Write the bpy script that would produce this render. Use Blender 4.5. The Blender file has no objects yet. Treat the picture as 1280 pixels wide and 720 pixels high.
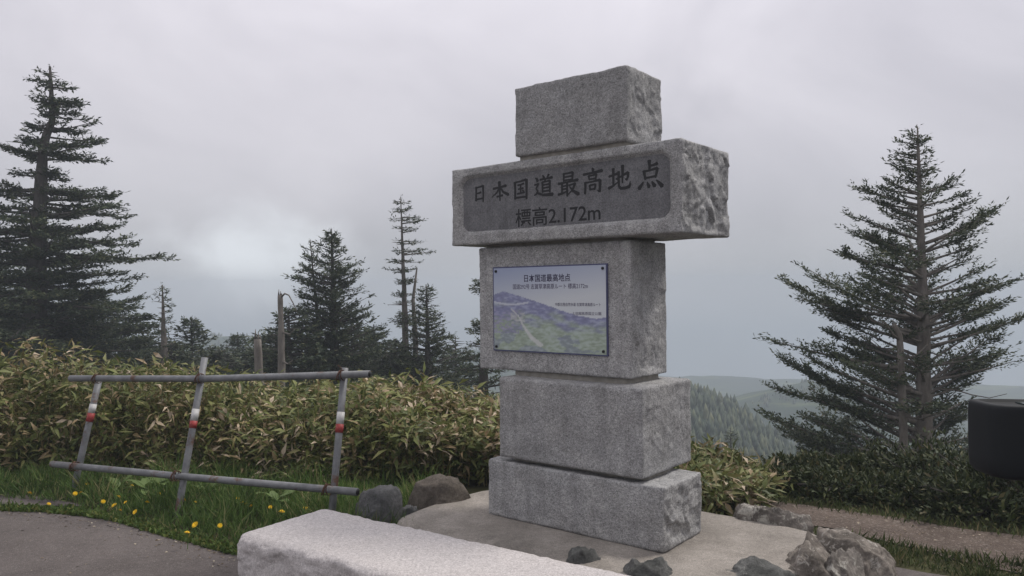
import bpy, bmesh, math, random
import numpy as np
from mathutils import Vector, Matrix, noise

R = math.radians
random.seed(7)
rng = np.random.default_rng(7)
scn = bpy.context.scene
col = scn.collection

# ------------------------------------------------------------------ camera
EYE, FPX, PITCH, ROLL = 1.45, 977.0, R(0.24), R(0.516)
cam = bpy.data.cameras.new('camera')
cam.sensor_width = 36.0
cam.lens = 36.0 * FPX / 1280.0
cam.clip_start = 0.05
cam.clip_end = 5000
camo = bpy.data.objects.new('camera', cam)
camo.matrix_world = Matrix.Translation((0, 0, EYE)) @ Matrix.Rotation(R(90) + PITCH, 4, 'X') @ Matrix.Rotation(-ROLL, 4, 'Z')
col.objects.link(camo)
scn.camera = camo

# ------------------------------------------------------------------ light
SUN_EL, SUN_AZ = R(55), R(66)          # azimuth measured from +Y (view direction) towards +X
scn.view_settings.view_transform = 'Standard'
scn.view_settings.look = 'None'
scn.view_settings.gamma = 1.0
scn.view_settings.exposure = 0.6
scn.cycles.volume_bounces = 1
scn.cycles.max_bounces = 8
scn.cycles.transparent_max_bounces = 8
scn.cycles.use_denoising = True

sun = bpy.data.lights.new('sun', 'SUN')
sun.energy = 1.5
sun.angle = R(12)
sun.color = (1.0, 0.95, 0.88)
suno = bpy.data.objects.new('sun', sun)
sd = Vector((math.sin(SUN_AZ) * math.cos(SUN_EL), math.cos(SUN_AZ) * math.cos(SUN_EL), math.sin(SUN_EL)))
suno.rotation_euler = sd.to_track_quat('Z', 'Y').to_euler()
suno.location = (0, 0, 30)
col.objects.link(suno)

world = bpy.data.worlds.new('World')
scn.world = world
world.use_nodes = True
nt = world.node_tree
nt.nodes.clear()


def N(t, kind, **kw):
    n = t.nodes.new(kind)
    for k, v in kw.items():
        setattr(n, k, v)
    return n


def ramp(t, stops, interp='LINEAR'):
    n = t.nodes.new('ShaderNodeValToRGB')
    cr = n.color_ramp
    cr.interpolation = interp
    while len(cr.elements) < len(stops):
        cr.elements.new(0.5)
    for e, (p, c) in zip(cr.elements, stops):
        e.position = p
        e.color = (c, c, c, 1) if isinstance(c, (int, float)) else (*c, 1)
    return n


def build_world(t):
    L = t.links.new
    out = N(t, 'ShaderNodeOutputWorld')
    sky = N(t, 'ShaderNodeTexSky', sky_type='NISHITA', sun_disc=False)
    sky.sun_elevation = SUN_EL
    sky.sun_rotation = SUN_AZ
    sky.altitude = 2100
    bg1 = N(t, 'ShaderNodeBackground')
    bg1.inputs['Strength'].default_value = 0.06
    L(sky.outputs['Color'], bg1.inputs['Color'])
    tc = N(t, 'ShaderNodeTexCoord')
    sep = N(t, 'ShaderNodeSeparateXYZ')
    L(tc.outputs['Generated'], sep.inputs[0])
    # an overcast sky: a little darker at the horizon, brighter overhead
    mr = N(t, 'ShaderNodeMapRange')
    mr.inputs['From Min'].default_value = -0.05
    mr.inputs['From Max'].default_value = 1.0
    L(sep.outputs['Z'], mr.inputs['Value'])
    el = ramp(t, [(0.0, (.26, .29, .325)), (0.030, (.31, .325, .35)), (0.062, (.335, .338, .357)), (0.12, (.365, .36, .378)), (0.22, (.455, .443, .468)),
                  (0.38, (.575, .556, .59)), (1.0, (.76, .74, .76))])
    L(mr.outputs[0], el.inputs[0])
    mp = N(t, 'ShaderNodeMapping')
    mp.inputs['Scale'].default_value = (1.0, 1.0, 1.6)
    L(tc.outputs['Generated'], mp.inputs[0])
    n1 = N(t, 'ShaderNodeTexNoise')
    n1.inputs['Scale'].default_value = 2.6
    n1.inputs['Detail'].default_value = 7
    n1.inputs['Roughness'].default_value = 0.52
    n1.inputs['Distortion'].default_value = 0.5
    L(mp.outputs[0], n1.inputs['Vector'])
    cr = ramp(t, [(0.28, (.82, .82, .84)), (0.72, (1.15, 1.145, 1.15))])
    L(n1.outputs[0], cr.inputs[0])
    mul = N(t, 'ShaderNodeMix', data_type='RGBA', blend_type='MULTIPLY')
    mul.inputs[0].default_value = 1.0
    L(el.outputs[0], mul.inputs[6])
    L(cr.outputs[0], mul.inputs[7])
    # a sunlit break in the cloud low over the hills on the left
    az, e = R(-18.5), R(2.1)
    brk = N(t, 'ShaderNodeVectorMath', operation='SUBTRACT')
    L(tc.outputs['Generated'], brk.inputs[0])
    brk.inputs[1].default_value = (math.sin(az) * math.cos(e), math.cos(az) * math.cos(e), math.sin(e))
    bs = N(t, 'ShaderNodeVectorMath', operation='MULTIPLY')
    L(brk.outputs[0], bs.inputs[0])
    bs.inputs[1].default_value = (8.0, 8.0, 15.0)
    n2 = N(t, 'ShaderNodeTexNoise')
    n2.inputs['Scale'].default_value = 14
    n2.inputs['Detail'].default_value = 6
    n2.inputs['Distortion'].default_value = .6
    L(tc.outputs['Generated'], n2.inputs['Vector'])
    ln = N(t, 'ShaderNodeVectorMath', operation='LENGTH')
    L(bs.outputs[0], ln.inputs[0])
    ad = N(t, 'ShaderNodeMath', operation='MULTIPLY_ADD')
    L(n2.outputs[0], ad.inputs[0])
    ad.inputs[1].default_value = 1.5
    L(ln.outputs['Value'], ad.inputs[2])
    br = ramp(t, [(.30, 1.0), (1.0, 0.0)], 'EASE')
    md = N(t, 'ShaderNodeMath', operation='MULTIPLY')
    L(ad.outputs[0], md.inputs[0])
    md.inputs[1].default_value = .50
    L(md.outputs[0], br.inputs[0])
    mxb = N(t, 'ShaderNodeMix', data_type='RGBA')
    L(br.outputs[0], mxb.inputs[0])
    L(mul.outputs[2], mxb.inputs[6])
    mxb.inputs[7].default_value = (.60, .62, .65, 1)
    bg2 = N(t, 'ShaderNodeBackground')
    L(mxb.outputs[2], bg2.inputs['Color'])
    mix = N(t, 'ShaderNodeMixShader')
    mix.inputs[0].default_value = 0.92
    L(bg1.outputs[0], mix.inputs[1])
    L(bg2.outputs[0], mix.inputs[2])
    L(mix.outputs[0], out.inputs['Surface'])


build_world(nt)

# ------------------------------------------------------------------ helpers


def ray(px, py):
    dx, dy = px - 640.0, 360.0 - py
    a = math.cos(ROLL) * dx + math.sin(ROLL) * dy
    b = -math.sin(ROLL) * dx + math.cos(ROLL) * dy
    return (a / FPX, math.cos(PITCH) - b / FPX * math.sin(PITCH), math.sin(PITCH) + b / FPX * math.cos(PITCH))


def at(px, py, y):
    d = ray(px, py)
    t = y / d[1]
    return Vector((d[0] * t, y, EYE + d[2] * t))


def on(px, py, z):
    d = ray(px, py)
    t = (z - EYE) / d[2]
    return Vector((d[0] * t, d[1] * t, z))


def fbm(x, y, z=0.0, o=4):
    return noise.fractal(Vector((x, y, z)), 1.0, 2.0, o)


def tag(o, label=None, cat=None, group=None, kind=None):
    if label: o['label'] = label
    if cat: o['category'] = cat
    if group: o['group'] = group
    if kind: o['kind'] = kind
    return o


def link(name, me, mat=None, parent=None):
    o = bpy.data.objects.new(name, me)
    col.objects.link(o)
    if mat is not None:
        me.materials.append(mat)
    if parent is not None:
        o.parent = parent
    return o


def empty(name, loc=(0, 0, 0), rz=0.0):
    o = bpy.data.objects.new(name, None)
    o.location = loc
    o.rotation_euler = (0, 0, rz)
    o.empty_display_size = 0.2
    col.objects.link(o)
    return o


class MB:
    def __init__(s):
        s.v, s.f = [], []

    def ring_tube(s, pts, rads, n=8, cap=True, jit=0.0, seed=0):
        pts = [Vector(p) for p in pts]
        base = len(s.v)
        up = Vector((0, 0, 1))
        m = len(pts)
        prevx = None
        for i, p in enumerate(pts):
            t = (pts[min(i + 1, m - 1)] - pts[max(i - 1, 0)]).normalized()
            if prevx is None:
                x = t.cross(up if abs(t.z) < .9 else Vector((0, 1, 0))).normalized()
            else:
                x = (prevx - t * prevx.dot(t)).normalized()
            prevx = x
            y = t.cross(x)
            for k in range(n):
                a = 2 * math.pi * k / n
                r = rads[i]
                if jit:
                    r *= 1 + jit * noise.noise(Vector((math.cos(a) * 1.3 + seed, math.sin(a) * 1.3, p.z * 2.1)))
                s.v.append(p + (x * math.cos(a) + y * math.sin(a)) * r)
        for i in range(m - 1):
            for k in range(n):
                a, b = base + i * n + k, base + i * n + (k + 1) % n
                s.f.append((a, b, b + n, a + n))
        if cap:
            s.f.append(tuple(base + k for k in reversed(range(n))))
            s.f.append(tuple(base + (m - 1) * n + k for k in range(n)))

    def box(s, a, b):
        i = len(s.v)
        for z in (a[2], b[2]):
            for x, y in ((a[0], a[1]), (b[0], a[1]), (b[0], b[1]), (a[0], b[1])):
                s.v.append(Vector((x, y, z)))
        for q in ((3, 2, 1, 0), (4, 5, 6, 7), (0, 1, 5, 4), (1, 2, 6, 5), (2, 3, 7, 6), (3, 0, 4, 7)):
            s.f.append(tuple(i + k for k in q))

    def mesh(s, name, smooth=False):
        me = bpy.data.meshes.new(name)
        me.from_pydata([tuple(v) for v in s.v], [], s.f)
        if smooth:
            me.polygons.foreach_set('use_smooth', [True] * len(me.polygons))
        me.update()
        return me

    def build(s, name, mat, parent=None, smooth=False):
        return link(name, s.mesh(name, smooth), mat, parent)


def np_mesh(name, V, F, smooth=False):
    """V (n,3) float, F (m,k) int"""
    me = bpy.data.meshes.new(name)
    n, (m, k) = len(V), F.shape
    me.vertices.add(n)
    me.vertices.foreach_set('co', np.ascontiguousarray(V, dtype=np.float32).ravel())
    me.loops.add(m * k)
    me.loops.foreach_set('vertex_index', F.astype(np.int32).ravel())
    me.polygons.add(m)
    me.polygons.foreach_set('loop_start', np.arange(m, dtype=np.int32) * k)
    me.polygons.foreach_set('loop_total', np.full(m, k, dtype=np.int32))
    if smooth:
        me.polygons.foreach_set('use_smooth', np.ones(m, dtype=bool))
    me.update(calc_edges=True)
    return me


def nrm(a):
    return a / (np.linalg.norm(a, axis=1, keepdims=True) + 1e-9)


def leaf_mesh(name, P, D, Nn, Ln, Wd, bend=0.25, fold=0.18):
    """five-vertex folded leaves: base, left, middle, right, tip"""
    D = nrm(D)
    S = nrm(np.cross(D, Nn))
    Nn = np.cross(S, D)
    L = Ln[:, None]
    W = Wd[:, None]
    b = P
    mid = P + D * L * .42
    l = mid + S * W * .5 + Nn * W * fold
    r = mid - S * W * .5 + Nn * W * fold
    t = P + D * L * (1 - .3 * bend) - Nn * L * bend
    V = np.stack([b, l, mid, r, t], 1).reshape(-1, 3)
    i = np.arange(len(P))[:, None] * 5
    F = np.concatenate([i + np.array([[0, 2, 1]]), i + np.array([[0, 3, 2]]), i + np.array([[1, 2, 4]]), i + np.array([[2, 3, 4]])], 0)
    return np_mesh(name, V, F)


def quad_mesh(name, P, D, Nn, Ln, Wd):
    """one rhombus per needle tuft"""
    D = nrm(D)
    S = nrm(np.cross(D, Nn))
    L = Ln[:, None]
    W = Wd[:, None] * .5
    V = np.stack([P, P + D * L * .45 + S * W, P + D * L, P + D * L * .45 - S * W], 1).reshape(-1, 3)
    F = np.arange(len(P))[:, None] * 4 + np.arange(4)[None, :]
    return np_mesh(name, V, F)


# ------------------------------------------------------------------ materials


def material(name, rough=.8, spec=.3):
    m = bpy.data.materials.new(name)
    m.use_nodes = True
    b = m.node_tree.nodes['Principled BSDF']
    b.inputs['Roughness'].default_value = rough
    b.inputs['Specular IOR Level'].default_value = spec
    return m, m.node_tree, b


def coords(t, kind='Object'):
    return N(t, 'ShaderNodeTexCoord').outputs[kind]


def tex_noise(t, vec, scale, detail=4, rough=.55, dist=0.0):
    n = N(t, 'ShaderNodeTexNoise')
    n.inputs['Scale'].default_value = scale
    n.inputs['Detail'].default_value = detail
    n.inputs['Roughness'].default_value = rough
    n.inputs['Distortion'].default_value = dist
    t.links.new(vec, n.inputs['Vector'])
    return n.outputs[0]


def mixc(t, fac, a, b, mode='MIX'):
    n = N(t, 'ShaderNodeMix', data_type='RGBA', blend_type=mode)
    for sock, v in ((n.inputs[0], fac), (n.inputs[6], a), (n.inputs[7], b)):
        if isinstance(v, (int, float)):
            sock.default_value = v
        elif isinstance(v, tuple):
            sock.default_value = (*v, 1)
        else:
            t.links.new(v, sock)
    return n.outputs[2]


def bump(t, b, h, strength=.5, dist=.01):
    n = N(t, 'ShaderNodeBump')
    n.inputs['Strength'].default_value = strength
    n.inputs['Distance'].default_value = dist
    t.links.new(h, n.inputs['Height'])
    t.links.new(n.outputs[0], b.inputs['Normal'])


def plain(name, c, rough=.7, metal=0.0, spec=.3, var=.12, scale=30):
    m, t, b = material(name, rough, spec)
    v = coords(t)
    f = tex_noise(t, v, scale, 5)
    r = ramp(t, [(.3, tuple(x * (1 - var) for x in c)), (.7, tuple(x * (1 + var) for x in c))])
    t.links.new(f, r.inputs[0])
    t.links.new(r.outputs[0], b.inputs['Base Color'])
    b.inputs['Metallic'].default_value = metal
    return m


def granite(name, dark, mid, light, grain=130, rough=.75, stain=.25, bstr=.5, streak=.8, tint=(.9, .86, .78)):
    m, t, b = material(name, rough, .3)
    v = coords(t)
    vo = N(t, 'ShaderNodeTexVoronoi')
    vo.inputs['Scale'].default_value = grain
    t.links.new(v, vo.inputs['Vector'])
    sepc = N(t, 'ShaderNodeSeparateColor')
    t.links.new(vo.outputs['Color'], sepc.inputs[0])
    r1 = ramp(t, [(0.0, dark), (.16, dark), (.24, mid), (.72, mid), (.85, light), (1, light)])
    t.links.new(sepc.outputs[0], r1.inputs[0])
    n2 = tex_noise(t, v, grain * .28, 5, .7)
    r2 = ramp(t, [(.34, .84), (.66, 1.15)])
    t.links.new(n2, r2.inputs[0])
    c = mixc(t, 1.0, r1.outputs[0], r2.outputs[0], 'MULTIPLY')
    n3 = tex_noise(t, v, 3.2, 6, .6, .6)
    r3 = ramp(t, [(.35, 0.0), (.7, 1.0)])
    t.links.new(n3, r3.inputs[0])
    c2 = mixc(t, stain, c, mixc(t, 1.0, c, tint, 'MULTIPLY'))
    c3 = mixc(t, r3.outputs[0], c, c2)
    n4 = tex_noise(t, v, 9.0, 6, .62, .3)
    r4 = ramp(t, [(.3, 1 - .28 * streak), (.7, 1 + .22 * streak)])
    t.links.new(n4, r4.inputs[0])
    c3 = mixc(t, 1.0, c3, r4.outputs[0], 'MULTIPLY')
    t.links.new(c3, b.inputs['Base Color'])
    # rain streaks running down, and a tone of its own for every block
    mp = N(t, 'ShaderNodeMapping')
    mp.inputs['Scale'].default_value = (1, 1, .12)
    t.links.new(v, mp.inputs[0])
    n6 = tex_noise(t, mp.outputs[0], 11, 5, .6)
    r6 = ramp(t, [(.34, .80), (.52, 1.0), (.75, 1.06)])
    t.links.new(n6, r6.inputs[0])
    c3 = mixc(t, streak, c3, r6.outputs[0], 'MULTIPLY')
    oi = N(t, 'ShaderNodeObjectInfo')
    r7 = ramp(t, [(0, .90), (1, 1.10)])
    t.links.new(oi.outputs['Random'], r7.inputs[0])
    c3 = mixc(t, 1.0, c3, r7.outputs[0], 'MULTIPLY')
    t.links.new(c3, b.inputs['Base Color'])
    nb = tex_noise(t, v, 70, 6, .7)
    bump(t, b, nb, bstr, .012)
    return m


M = {}
M['granite'] = granite('grey_granite', (.195, .195, .197), (.298, .298, .300), (.395, .395, .395), 190, .8, .3, .6)
M['granite_panel'] = granite('honed_dark_granite', (.105, .105, .11), (.145, .145, .153), (.185, .185, .195), 230, .55, .1, .12)
M['granite_bench'] = granite('pale_pinkish_granite', (.36, .338, .333), (.46, .433, .427), (.54, .512, .505), 220, .75, .15, .5, .15)
M['mortar'] = plain('mortar', (.27, .255, .225), .95, var=.2, scale=25)
M['ink'] = plain('black_engraving_paint', (.018, .018, .02), .6)
M['navy_print'] = plain('navy_print', (.03, .025, .06), .5)
M['print_grey'] = plain('grey_print', (.10, .09, .14), .5)
M['board_edge'] = plain('blue_board_edge', (.07, .075, .15), .5)
M['bolt'] = plain('dark_bolt_and_end_shade', (.03, .03, .03), .4, .6)  # bolt heads, and the painted shade discs on the rail ends
M['white_tape'] = plain('white_reflective_band', (.50, .50, .49), .5, var=.2, scale=40)
M['red_tape'] = plain('red_reflective_band', (.27, .04, .038), .5, var=.25, scale=40)
M['rust'] = plain('rusty_wire', (.075, .038, .026), .9, var=.4)
M['stem'] = plain('green_stem', (.07, .12, .03), .7)
M['petal'] = plain('yellow_petal', (.72, .47, .01), .6, var=.15, scale=80)
M['cane'] = plain('bamboo_cane', (.20, .16, .07), .7, var=.35)
M['pebble'] = plain('pale_pebble', (.42, .38, .33), .9)
M['rubber'] = plain('tyre_rubber', (.02, .02, .02), .85)
M['black_plastic'] = plain('black_plastic', (.016, .018, .02), .7, spec=.2, var=.06, scale=300)
M['van_paint'] = plain('dark_paint', (.02, .022, .025), .25, spec=.5, var=.02)
M['steel'] = plain('wheel_steel', (.35, .35, .36), .4, .7)
M['lamp'] = plain('lamp_lens', (.55, .55, .55), .15, spec=.6)


def mat_glass():
    m, t, b = material('tinted_glass', .06, .8)
    b.inputs['Base Color'].default_value = (.05, .065, .065, 1)
    return m


M['glass'] = mat_glass()


def mat_pipe():
    m, t, b = material('weathered_galvanised_pipe', .6, .4)
    v = coords(t)
    n1 = tex_noise(t, v, 14, 6, .65)
    r1 = ramp(t, [(.3, (.115, .12, .127)), (.7, (.22, .225, .235))])
    t.links.new(n1, r1.inputs[0])
    n2 = tex_noise(t, v, 5, 7, .7)
    r2 = ramp(t, [(.55, 0.0), (.63, 1.0)])
    t.links.new(n2, r2.inputs[0])
    c = mixc(t, r2.outputs[0], r1.outputs[0], (.11, .06, .04))
    t.links.new(c, b.inputs['Base Color'])
    b.inputs['Metallic'].default_value = .25
    bump(t, b, n1, .2, .003)
    return m


M['pipe'] = mat_pipe()


def mat_leaf(name, stops, rough=.55, transl=.0, patch=0.0):
    m, t, b = material(name, rough, .25)
    g = N(t, 'ShaderNodeNewGeometry')
    r = ramp(t, stops)
    if patch:
        pn = tex_noise(t, coords(t), 1.7, 5, .62)
        ma = N(t, 'ShaderNodeMath', operation='MULTIPLY_ADD')
        t.links.new(pn, ma.inputs[0])
        ma.inputs[1].default_value = patch
        ma.inputs[2].default_value = -.5 * patch
        mb_ = N(t, 'ShaderNodeMath', operation='ADD')
        t.links.new(g.outputs['Random Per Island'], mb_.inputs[0])
        t.links.new(ma.outputs[0], mb_.inputs[1])
        t.links.new(mb_.outputs[0], r.inputs[0])
    else:
        t.links.new(g.outputs['Random Per Island'], r.inputs[0])
    nv = tex_noise(t, coords(t), .9, 4, .6)
    rv = ramp(t, [(.3, .72), (.7, 1.25)])
    t.links.new(nv, rv.inputs[0])
    c = mixc(t, 1.0, r.outputs[0], rv.outputs[0], 'MULTIPLY')
    t.links.new(c, b.inputs['Base Color'])
    if transl:
        out = t.nodes['Material Output']
        tr = N(t, 'ShaderNodeBsdfTranslucent')
        t.links.new(c, tr.inputs['Color'])
        mx = N(t, 'ShaderNodeMixShader')
        mx.inputs[0].default_value = transl
        t.links.new(b.outputs[0], mx.inputs[1])
        t.links.new(tr.outputs[0], mx.inputs[2])
        t.links.new(mx.outputs[0], out.inputs['Surface'])
    return m


M['bamboo'] = mat_leaf('dwarf_bamboo_leaf', [(0, (.05, .07, .018)), (.30, (.11, .132, .038)), (.55, (.165, .18, .055)), (.72, (.21, .205, .08)),
                                             (.84, (.22, .17, .085)), (.93, (.33, .24, .14)), (1, (.50, .41, .30))], .5, .2, 1.5)
M['needle'] = mat_leaf('fir_needles', [(0, (.036, .053, .036)), (.5, (.060, .080, .049)), (.85, (.09, .108, .056)), (1, (.125, .13, .065))], .65, .15)
M['needle_light'] = mat_leaf('fir_needles_pale', [(0, (.034, .05, .031)), (.5, (.058, .077, .044)), (.85, (.088, .104, .052)), (1, (.12, .12, .065))], .65, .15)
M['shrub'] = mat_leaf('low_shrub_leaf', [(0, (.018, .028, .010)), (.6, (.04, .055, .018)), (.9, (.075, .085, .03)), (1, (.12, .10, .05))], .6, .15)
M['grass'] = mat_leaf('grass_blade', [(0, (.05, .095, .02)), (.5, (.09, .16, .034)), (.85, (.14, .20, .055)), (1, (.32, .28, .14))], .6, .3, .7)
M['grass_dull'] = mat_leaf('dull_grass_blade', [(0, (.03, .045, .014)), (.5, (.06, .085, .024)), (.85, (.10, .115, .04)), (1, (.24, .20, .11))], .7, .2, .7)
M['weed'] = mat_leaf('broad_weed_leaf', [(0, (.08, .14, .03)), (.6, (.13, .19, .06)), (1, (.22, .25, .12))], .5, .25)
M['straw'] = mat_leaf('dry_bamboo_leaf', [(0, (.16, .12, .06)), (.5, (.30, .24, .13)), (1, (.48, .41, .28))], .7, .2)
M['litter'] = mat_leaf('dry_litter', [(0, (.06, .045, .03)), (.5, (.18, .14, .10)), (1, (.42, .37, .29))], .9)
M['clover'] = mat_leaf('small_weed_leaf', [(0, (.05, .09, .02)), (.7, (.10, .15, .03)), (1, (.18, .17, .05))], .6, .2)


def mat_bark(name, a, b_):
    m, t, b = material(name, .95, .15)
    v = coords(t)
    mp = N(t, 'ShaderNodeMapping')
    mp.inputs['Scale'].default_value = (1, 1, .35)
    t.links.new(v, mp.inputs[0])
    n = tex_noise(t, mp.outputs[0], 9, 7, .65)
    r = ramp(t, [(.3, a), (.7, b_)])
    t.links.new(n, r.inputs[0])
    t.links.new(r.outputs[0], b.inputs['Base Color'])
    bump(t, b, n, .8, .03)
    return m


M['bark'] = mat_bark('fir_bark', (.035, .03, .028), (.12, .108, .10))
M['bark_pale'] = mat_bark('pale_fir_bark', (.07, .062, .055), (.20, .18, .16))
M['deadwood'] = mat_bark('weathered_deadwood', (.085, .076, .068), (.22, .20, .18))


def mat_rock(name, a, b_, lichen, amount=.55, scale=5.0):
    m, t, b = material(name, .9, .2)
    v = coords(t)
    n = tex_noise(t, v, scale, 8, .62, .4)
    r = ramp(t, [(.3, a), (.68, b_)])
    t.links.new(n, r.inputs[0])
    n2 = tex_noise(t, v, scale * 2.2, 8, .72, .8)
    r2 = ramp(t, [(amount, 0.0), (amount + .09, 1.0)])
    t.links.new(n2, r2.inputs[0])
    c = mixc(t, r2.outputs[0], r.outputs[0], lichen)
    n3 = tex_noise(t, v, 38, 8, .78)
    r3 = ramp(t, [(.3, .55), (.7, 1.35)])
    t.links.new(n3, r3.inputs[0])
    c = mixc(t, 1.0, c, r3.outputs[0], 'MULTIPLY')
    t.links.new(c, b.inputs['Base Color'])
    ad = N(t, 'ShaderNodeMath', operation='ADD')
    t.links.new(n2, ad.inputs[0])
    t.links.new(n3, ad.inputs[1])
    bump(t, b, ad.outputs[0], 1.0, .018)
    return m


M['rock_dark'] = mat_rock('dark_rock', (.065, .067, .064), (.20, .202, .194), (.32, .315, .295), .60, 6)
M['rock_brown'] = mat_rock('brown_lichen_rock', (.085, .072, .06), (.17, .148, .125), (.42, .39, .34), .64, 12)
M['rock_pale'] = mat_rock('pale_lichen_rock', (.10, .09, .08), (.33, .30, .27), (.52, .50, .45), .52, 5)
M['rock_tan'] = mat_rock('tan_rock', (.10, .088, .075), (.36, .32, .28), (.56, .53, .48), .55, 6)
M['rock_grey'] = mat_rock('grey_rock', (.075, .077, .078), (.20, .20, .20), (.30, .30, .285), .62, 5)


def mat_ground(name, a, b_, c_, fine=200, bstr=.5, patches=2.5, speck=.12):
    m, t, b = material(name, .95, .15)
    v = coords(t)
    n = tex_noise(t, v, patches, 8, .62, .3)
    r = ramp(t, [(.3, a), (.7, b_)])
    t.links.new(n, r.inputs[0])
    n2 = tex_noise(t, v, fine, 4, .7)
    r2 = ramp(t, [(.32, .62), (.68, 1.35)])
    t.links.new(n2, r2.inputs[0])
    c = mixc(t, 1.0, r.outputs[0], r2.outputs[0], 'MULTIPLY')
    vo = N(t, 'ShaderNodeTexVoronoi')
    vo.inputs['Scale'].default_value = fine * .8
    t.links.new(v, vo.inputs['Vector'])
    sp = N(t, 'ShaderNodeSeparateColor')
    t.links.new(vo.outputs['Color'], sp.inputs[0])
    r3 = ramp(t, [(1 - speck, 0.0), (1 - speck + .02, .45)])
    t.links.new(sp.outputs[0], r3.inputs[0])
    c = mixc(t, r3.outputs[0], c, c_)
    n8 = tex_noise(t, v, 34, 6, .75)
    r8 = ramp(t, [(.3, .80), (.7, 1.2)])
    t.links.new(n8, r8.inputs[0])
    c = mixc(t, 1.0, c, r8.outputs[0], 'MULTIPLY')
    n5 = tex_noise(t, v, 1.3, 7, .7, 1.2)
    r5 = ramp(t, [(.30, .66), (.40, .97), (.55, 1.02), (.70, 1.14)])
    t.links.new(n5, r5.inputs[0])
    c = mixc(t, 1.0, c, r5.outputs[0], 'MULTIPLY')
    t.links.new(c, b.inputs['Base Color'])
    bump(t, b, n2, bstr, .01)
    return m


M['asphalt'] = mat_ground('worn_asphalt', (.105, .092, .087), (.165, .145, .138), (.26, .24, .225), 200, .9, 1.6, .05)
M['concrete'] = mat_ground('pad_concrete', (.185, .168, .148), (.33, .302, .272), (.34, .31, .275), 160, .35, 3.0, .03)
M['gravel'] = mat_ground('gravel_path', (.085, .066, .055), (.16, .128, .108), (.27, .24, .21), 110, 1.0, 2.2, .12)


def mat_terrain():
    m, t, b = material('hillside', .95, .1)
    v = coords(t)
    geo = N(t, 'ShaderNodeNewGeometry')
    # near soil
    n = tex_noise(t, v, 6, 7, .65)
    r = ramp(t, [(.3, (.03, .028, .016)), (.7, (.075, .075, .035))])
    t.links.new(n, r.inputs[0])
    # far slopes: dark wood with paler meadow patches
    n2 = tex_noise(t, v, .03, 8, .62, .7)
    r2 = ramp(t, [(.46, (.026, .042, .024)), (.54, (.04, .06, .03)), (.61, (.10, .12, .05)), (.74, (.15, .16, .07))])
    t.links.new(n2, r2.inputs[0])
    n3 = tex_noise(t, v, .5, 6, .7)
    r3 = ramp(t, [(.3, .6), (.7, 1.4)])
    t.links.new(n3, r3.inputs[0])
    far = mixc(t, 1.0, r2.outputs[0], r3.outputs[0], 'MULTIPLY')
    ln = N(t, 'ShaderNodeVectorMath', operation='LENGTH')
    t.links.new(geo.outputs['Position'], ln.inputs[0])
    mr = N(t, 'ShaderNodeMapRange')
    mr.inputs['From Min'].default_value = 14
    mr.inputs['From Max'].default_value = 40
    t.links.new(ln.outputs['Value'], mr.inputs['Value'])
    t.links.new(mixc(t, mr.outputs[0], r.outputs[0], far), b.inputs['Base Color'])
    return m


M['terrain'] = mat_terrain()

# ------------------------------------------------------------------ terrain
GZ = -0.18


def interp(x, tab):
    if x <= tab[0][0]: return tab[0][1]
    for (a, va), (b, vb) in zip(tab, tab[1:]):
        if x <= b:
            return va + (vb - va) * (x - a) / (b - a)
    return tab[-1][1]


def sstep(a, b, x):
    t = min(1, max(0, (x - a) / (b - a)))
    return t * t * (3 - 2 * t)


HILL = 1.9
BASE_TAB = [(0, 0), (30, -6.0), (80, -18), (150, -35), (230, -50), (330, -76), (480, -80), (800, -85)]


def ground_z(x, y):
    r = math.hypot(x, y)
    d = max(y - 7.4, .568 * x + .823 * y - 6.3)
    near = GZ
    if d > 0:
        near = GZ - .27 * d * sstep(0, 2.5, d)
    if r < 14:
        z = near
    else:
        az = math.degrees(math.atan2(x, y))
        front = sstep(105, 70, abs(az))
        q, x2, y2 = r * HILL, x * HILL, y * HILL
        far = interp(q, BASE_TAB)
        # ridge just right of the monument, falling to the right
        far += 19 * math.exp(-((q - 215) / 60) ** 2) * math.exp(-((az - 12) / 7.0) ** 2)
        # broad wooded ridge behind it
        far += 32 * math.exp(-((q - 410) / 90) ** 2) * math.exp(-((az - 21) / 10.0) ** 2)
        # hills to the left, behind the trees
        far += 56 * math.exp(-((q - 520) / 120) ** 2) * (math.exp(-((az + 21) / 11.0) ** 2) + .75 * math.exp(-((az + 2) / 8.0) ** 2))
        # meadow shelf on the right
        far += 6 * math.exp(-((q - 110) / 40) ** 2) * math.exp(-((az - 33) / 6.0) ** 2)
        far += 5.0 * fbm(x2 * .012, y2 * .012, 3.1) * sstep(40, 140, q) + 1.6 * fbm(x2 * .05, y2 * .05, 1.7) * sstep(40, 90, q)
        far = EYE + (far - EYE) / HILL
        far = far * front + GZ * (1 - front)
        z = near + (far - near) * sstep(14, 34, r) if d > 0 else GZ + (far - GZ) * sstep(14, 32, r)
    if r < 40:
        z += .05 * fbm(x * .8, y * .8, .5) * sstep(.3, 2.5, d)
    return z


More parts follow.
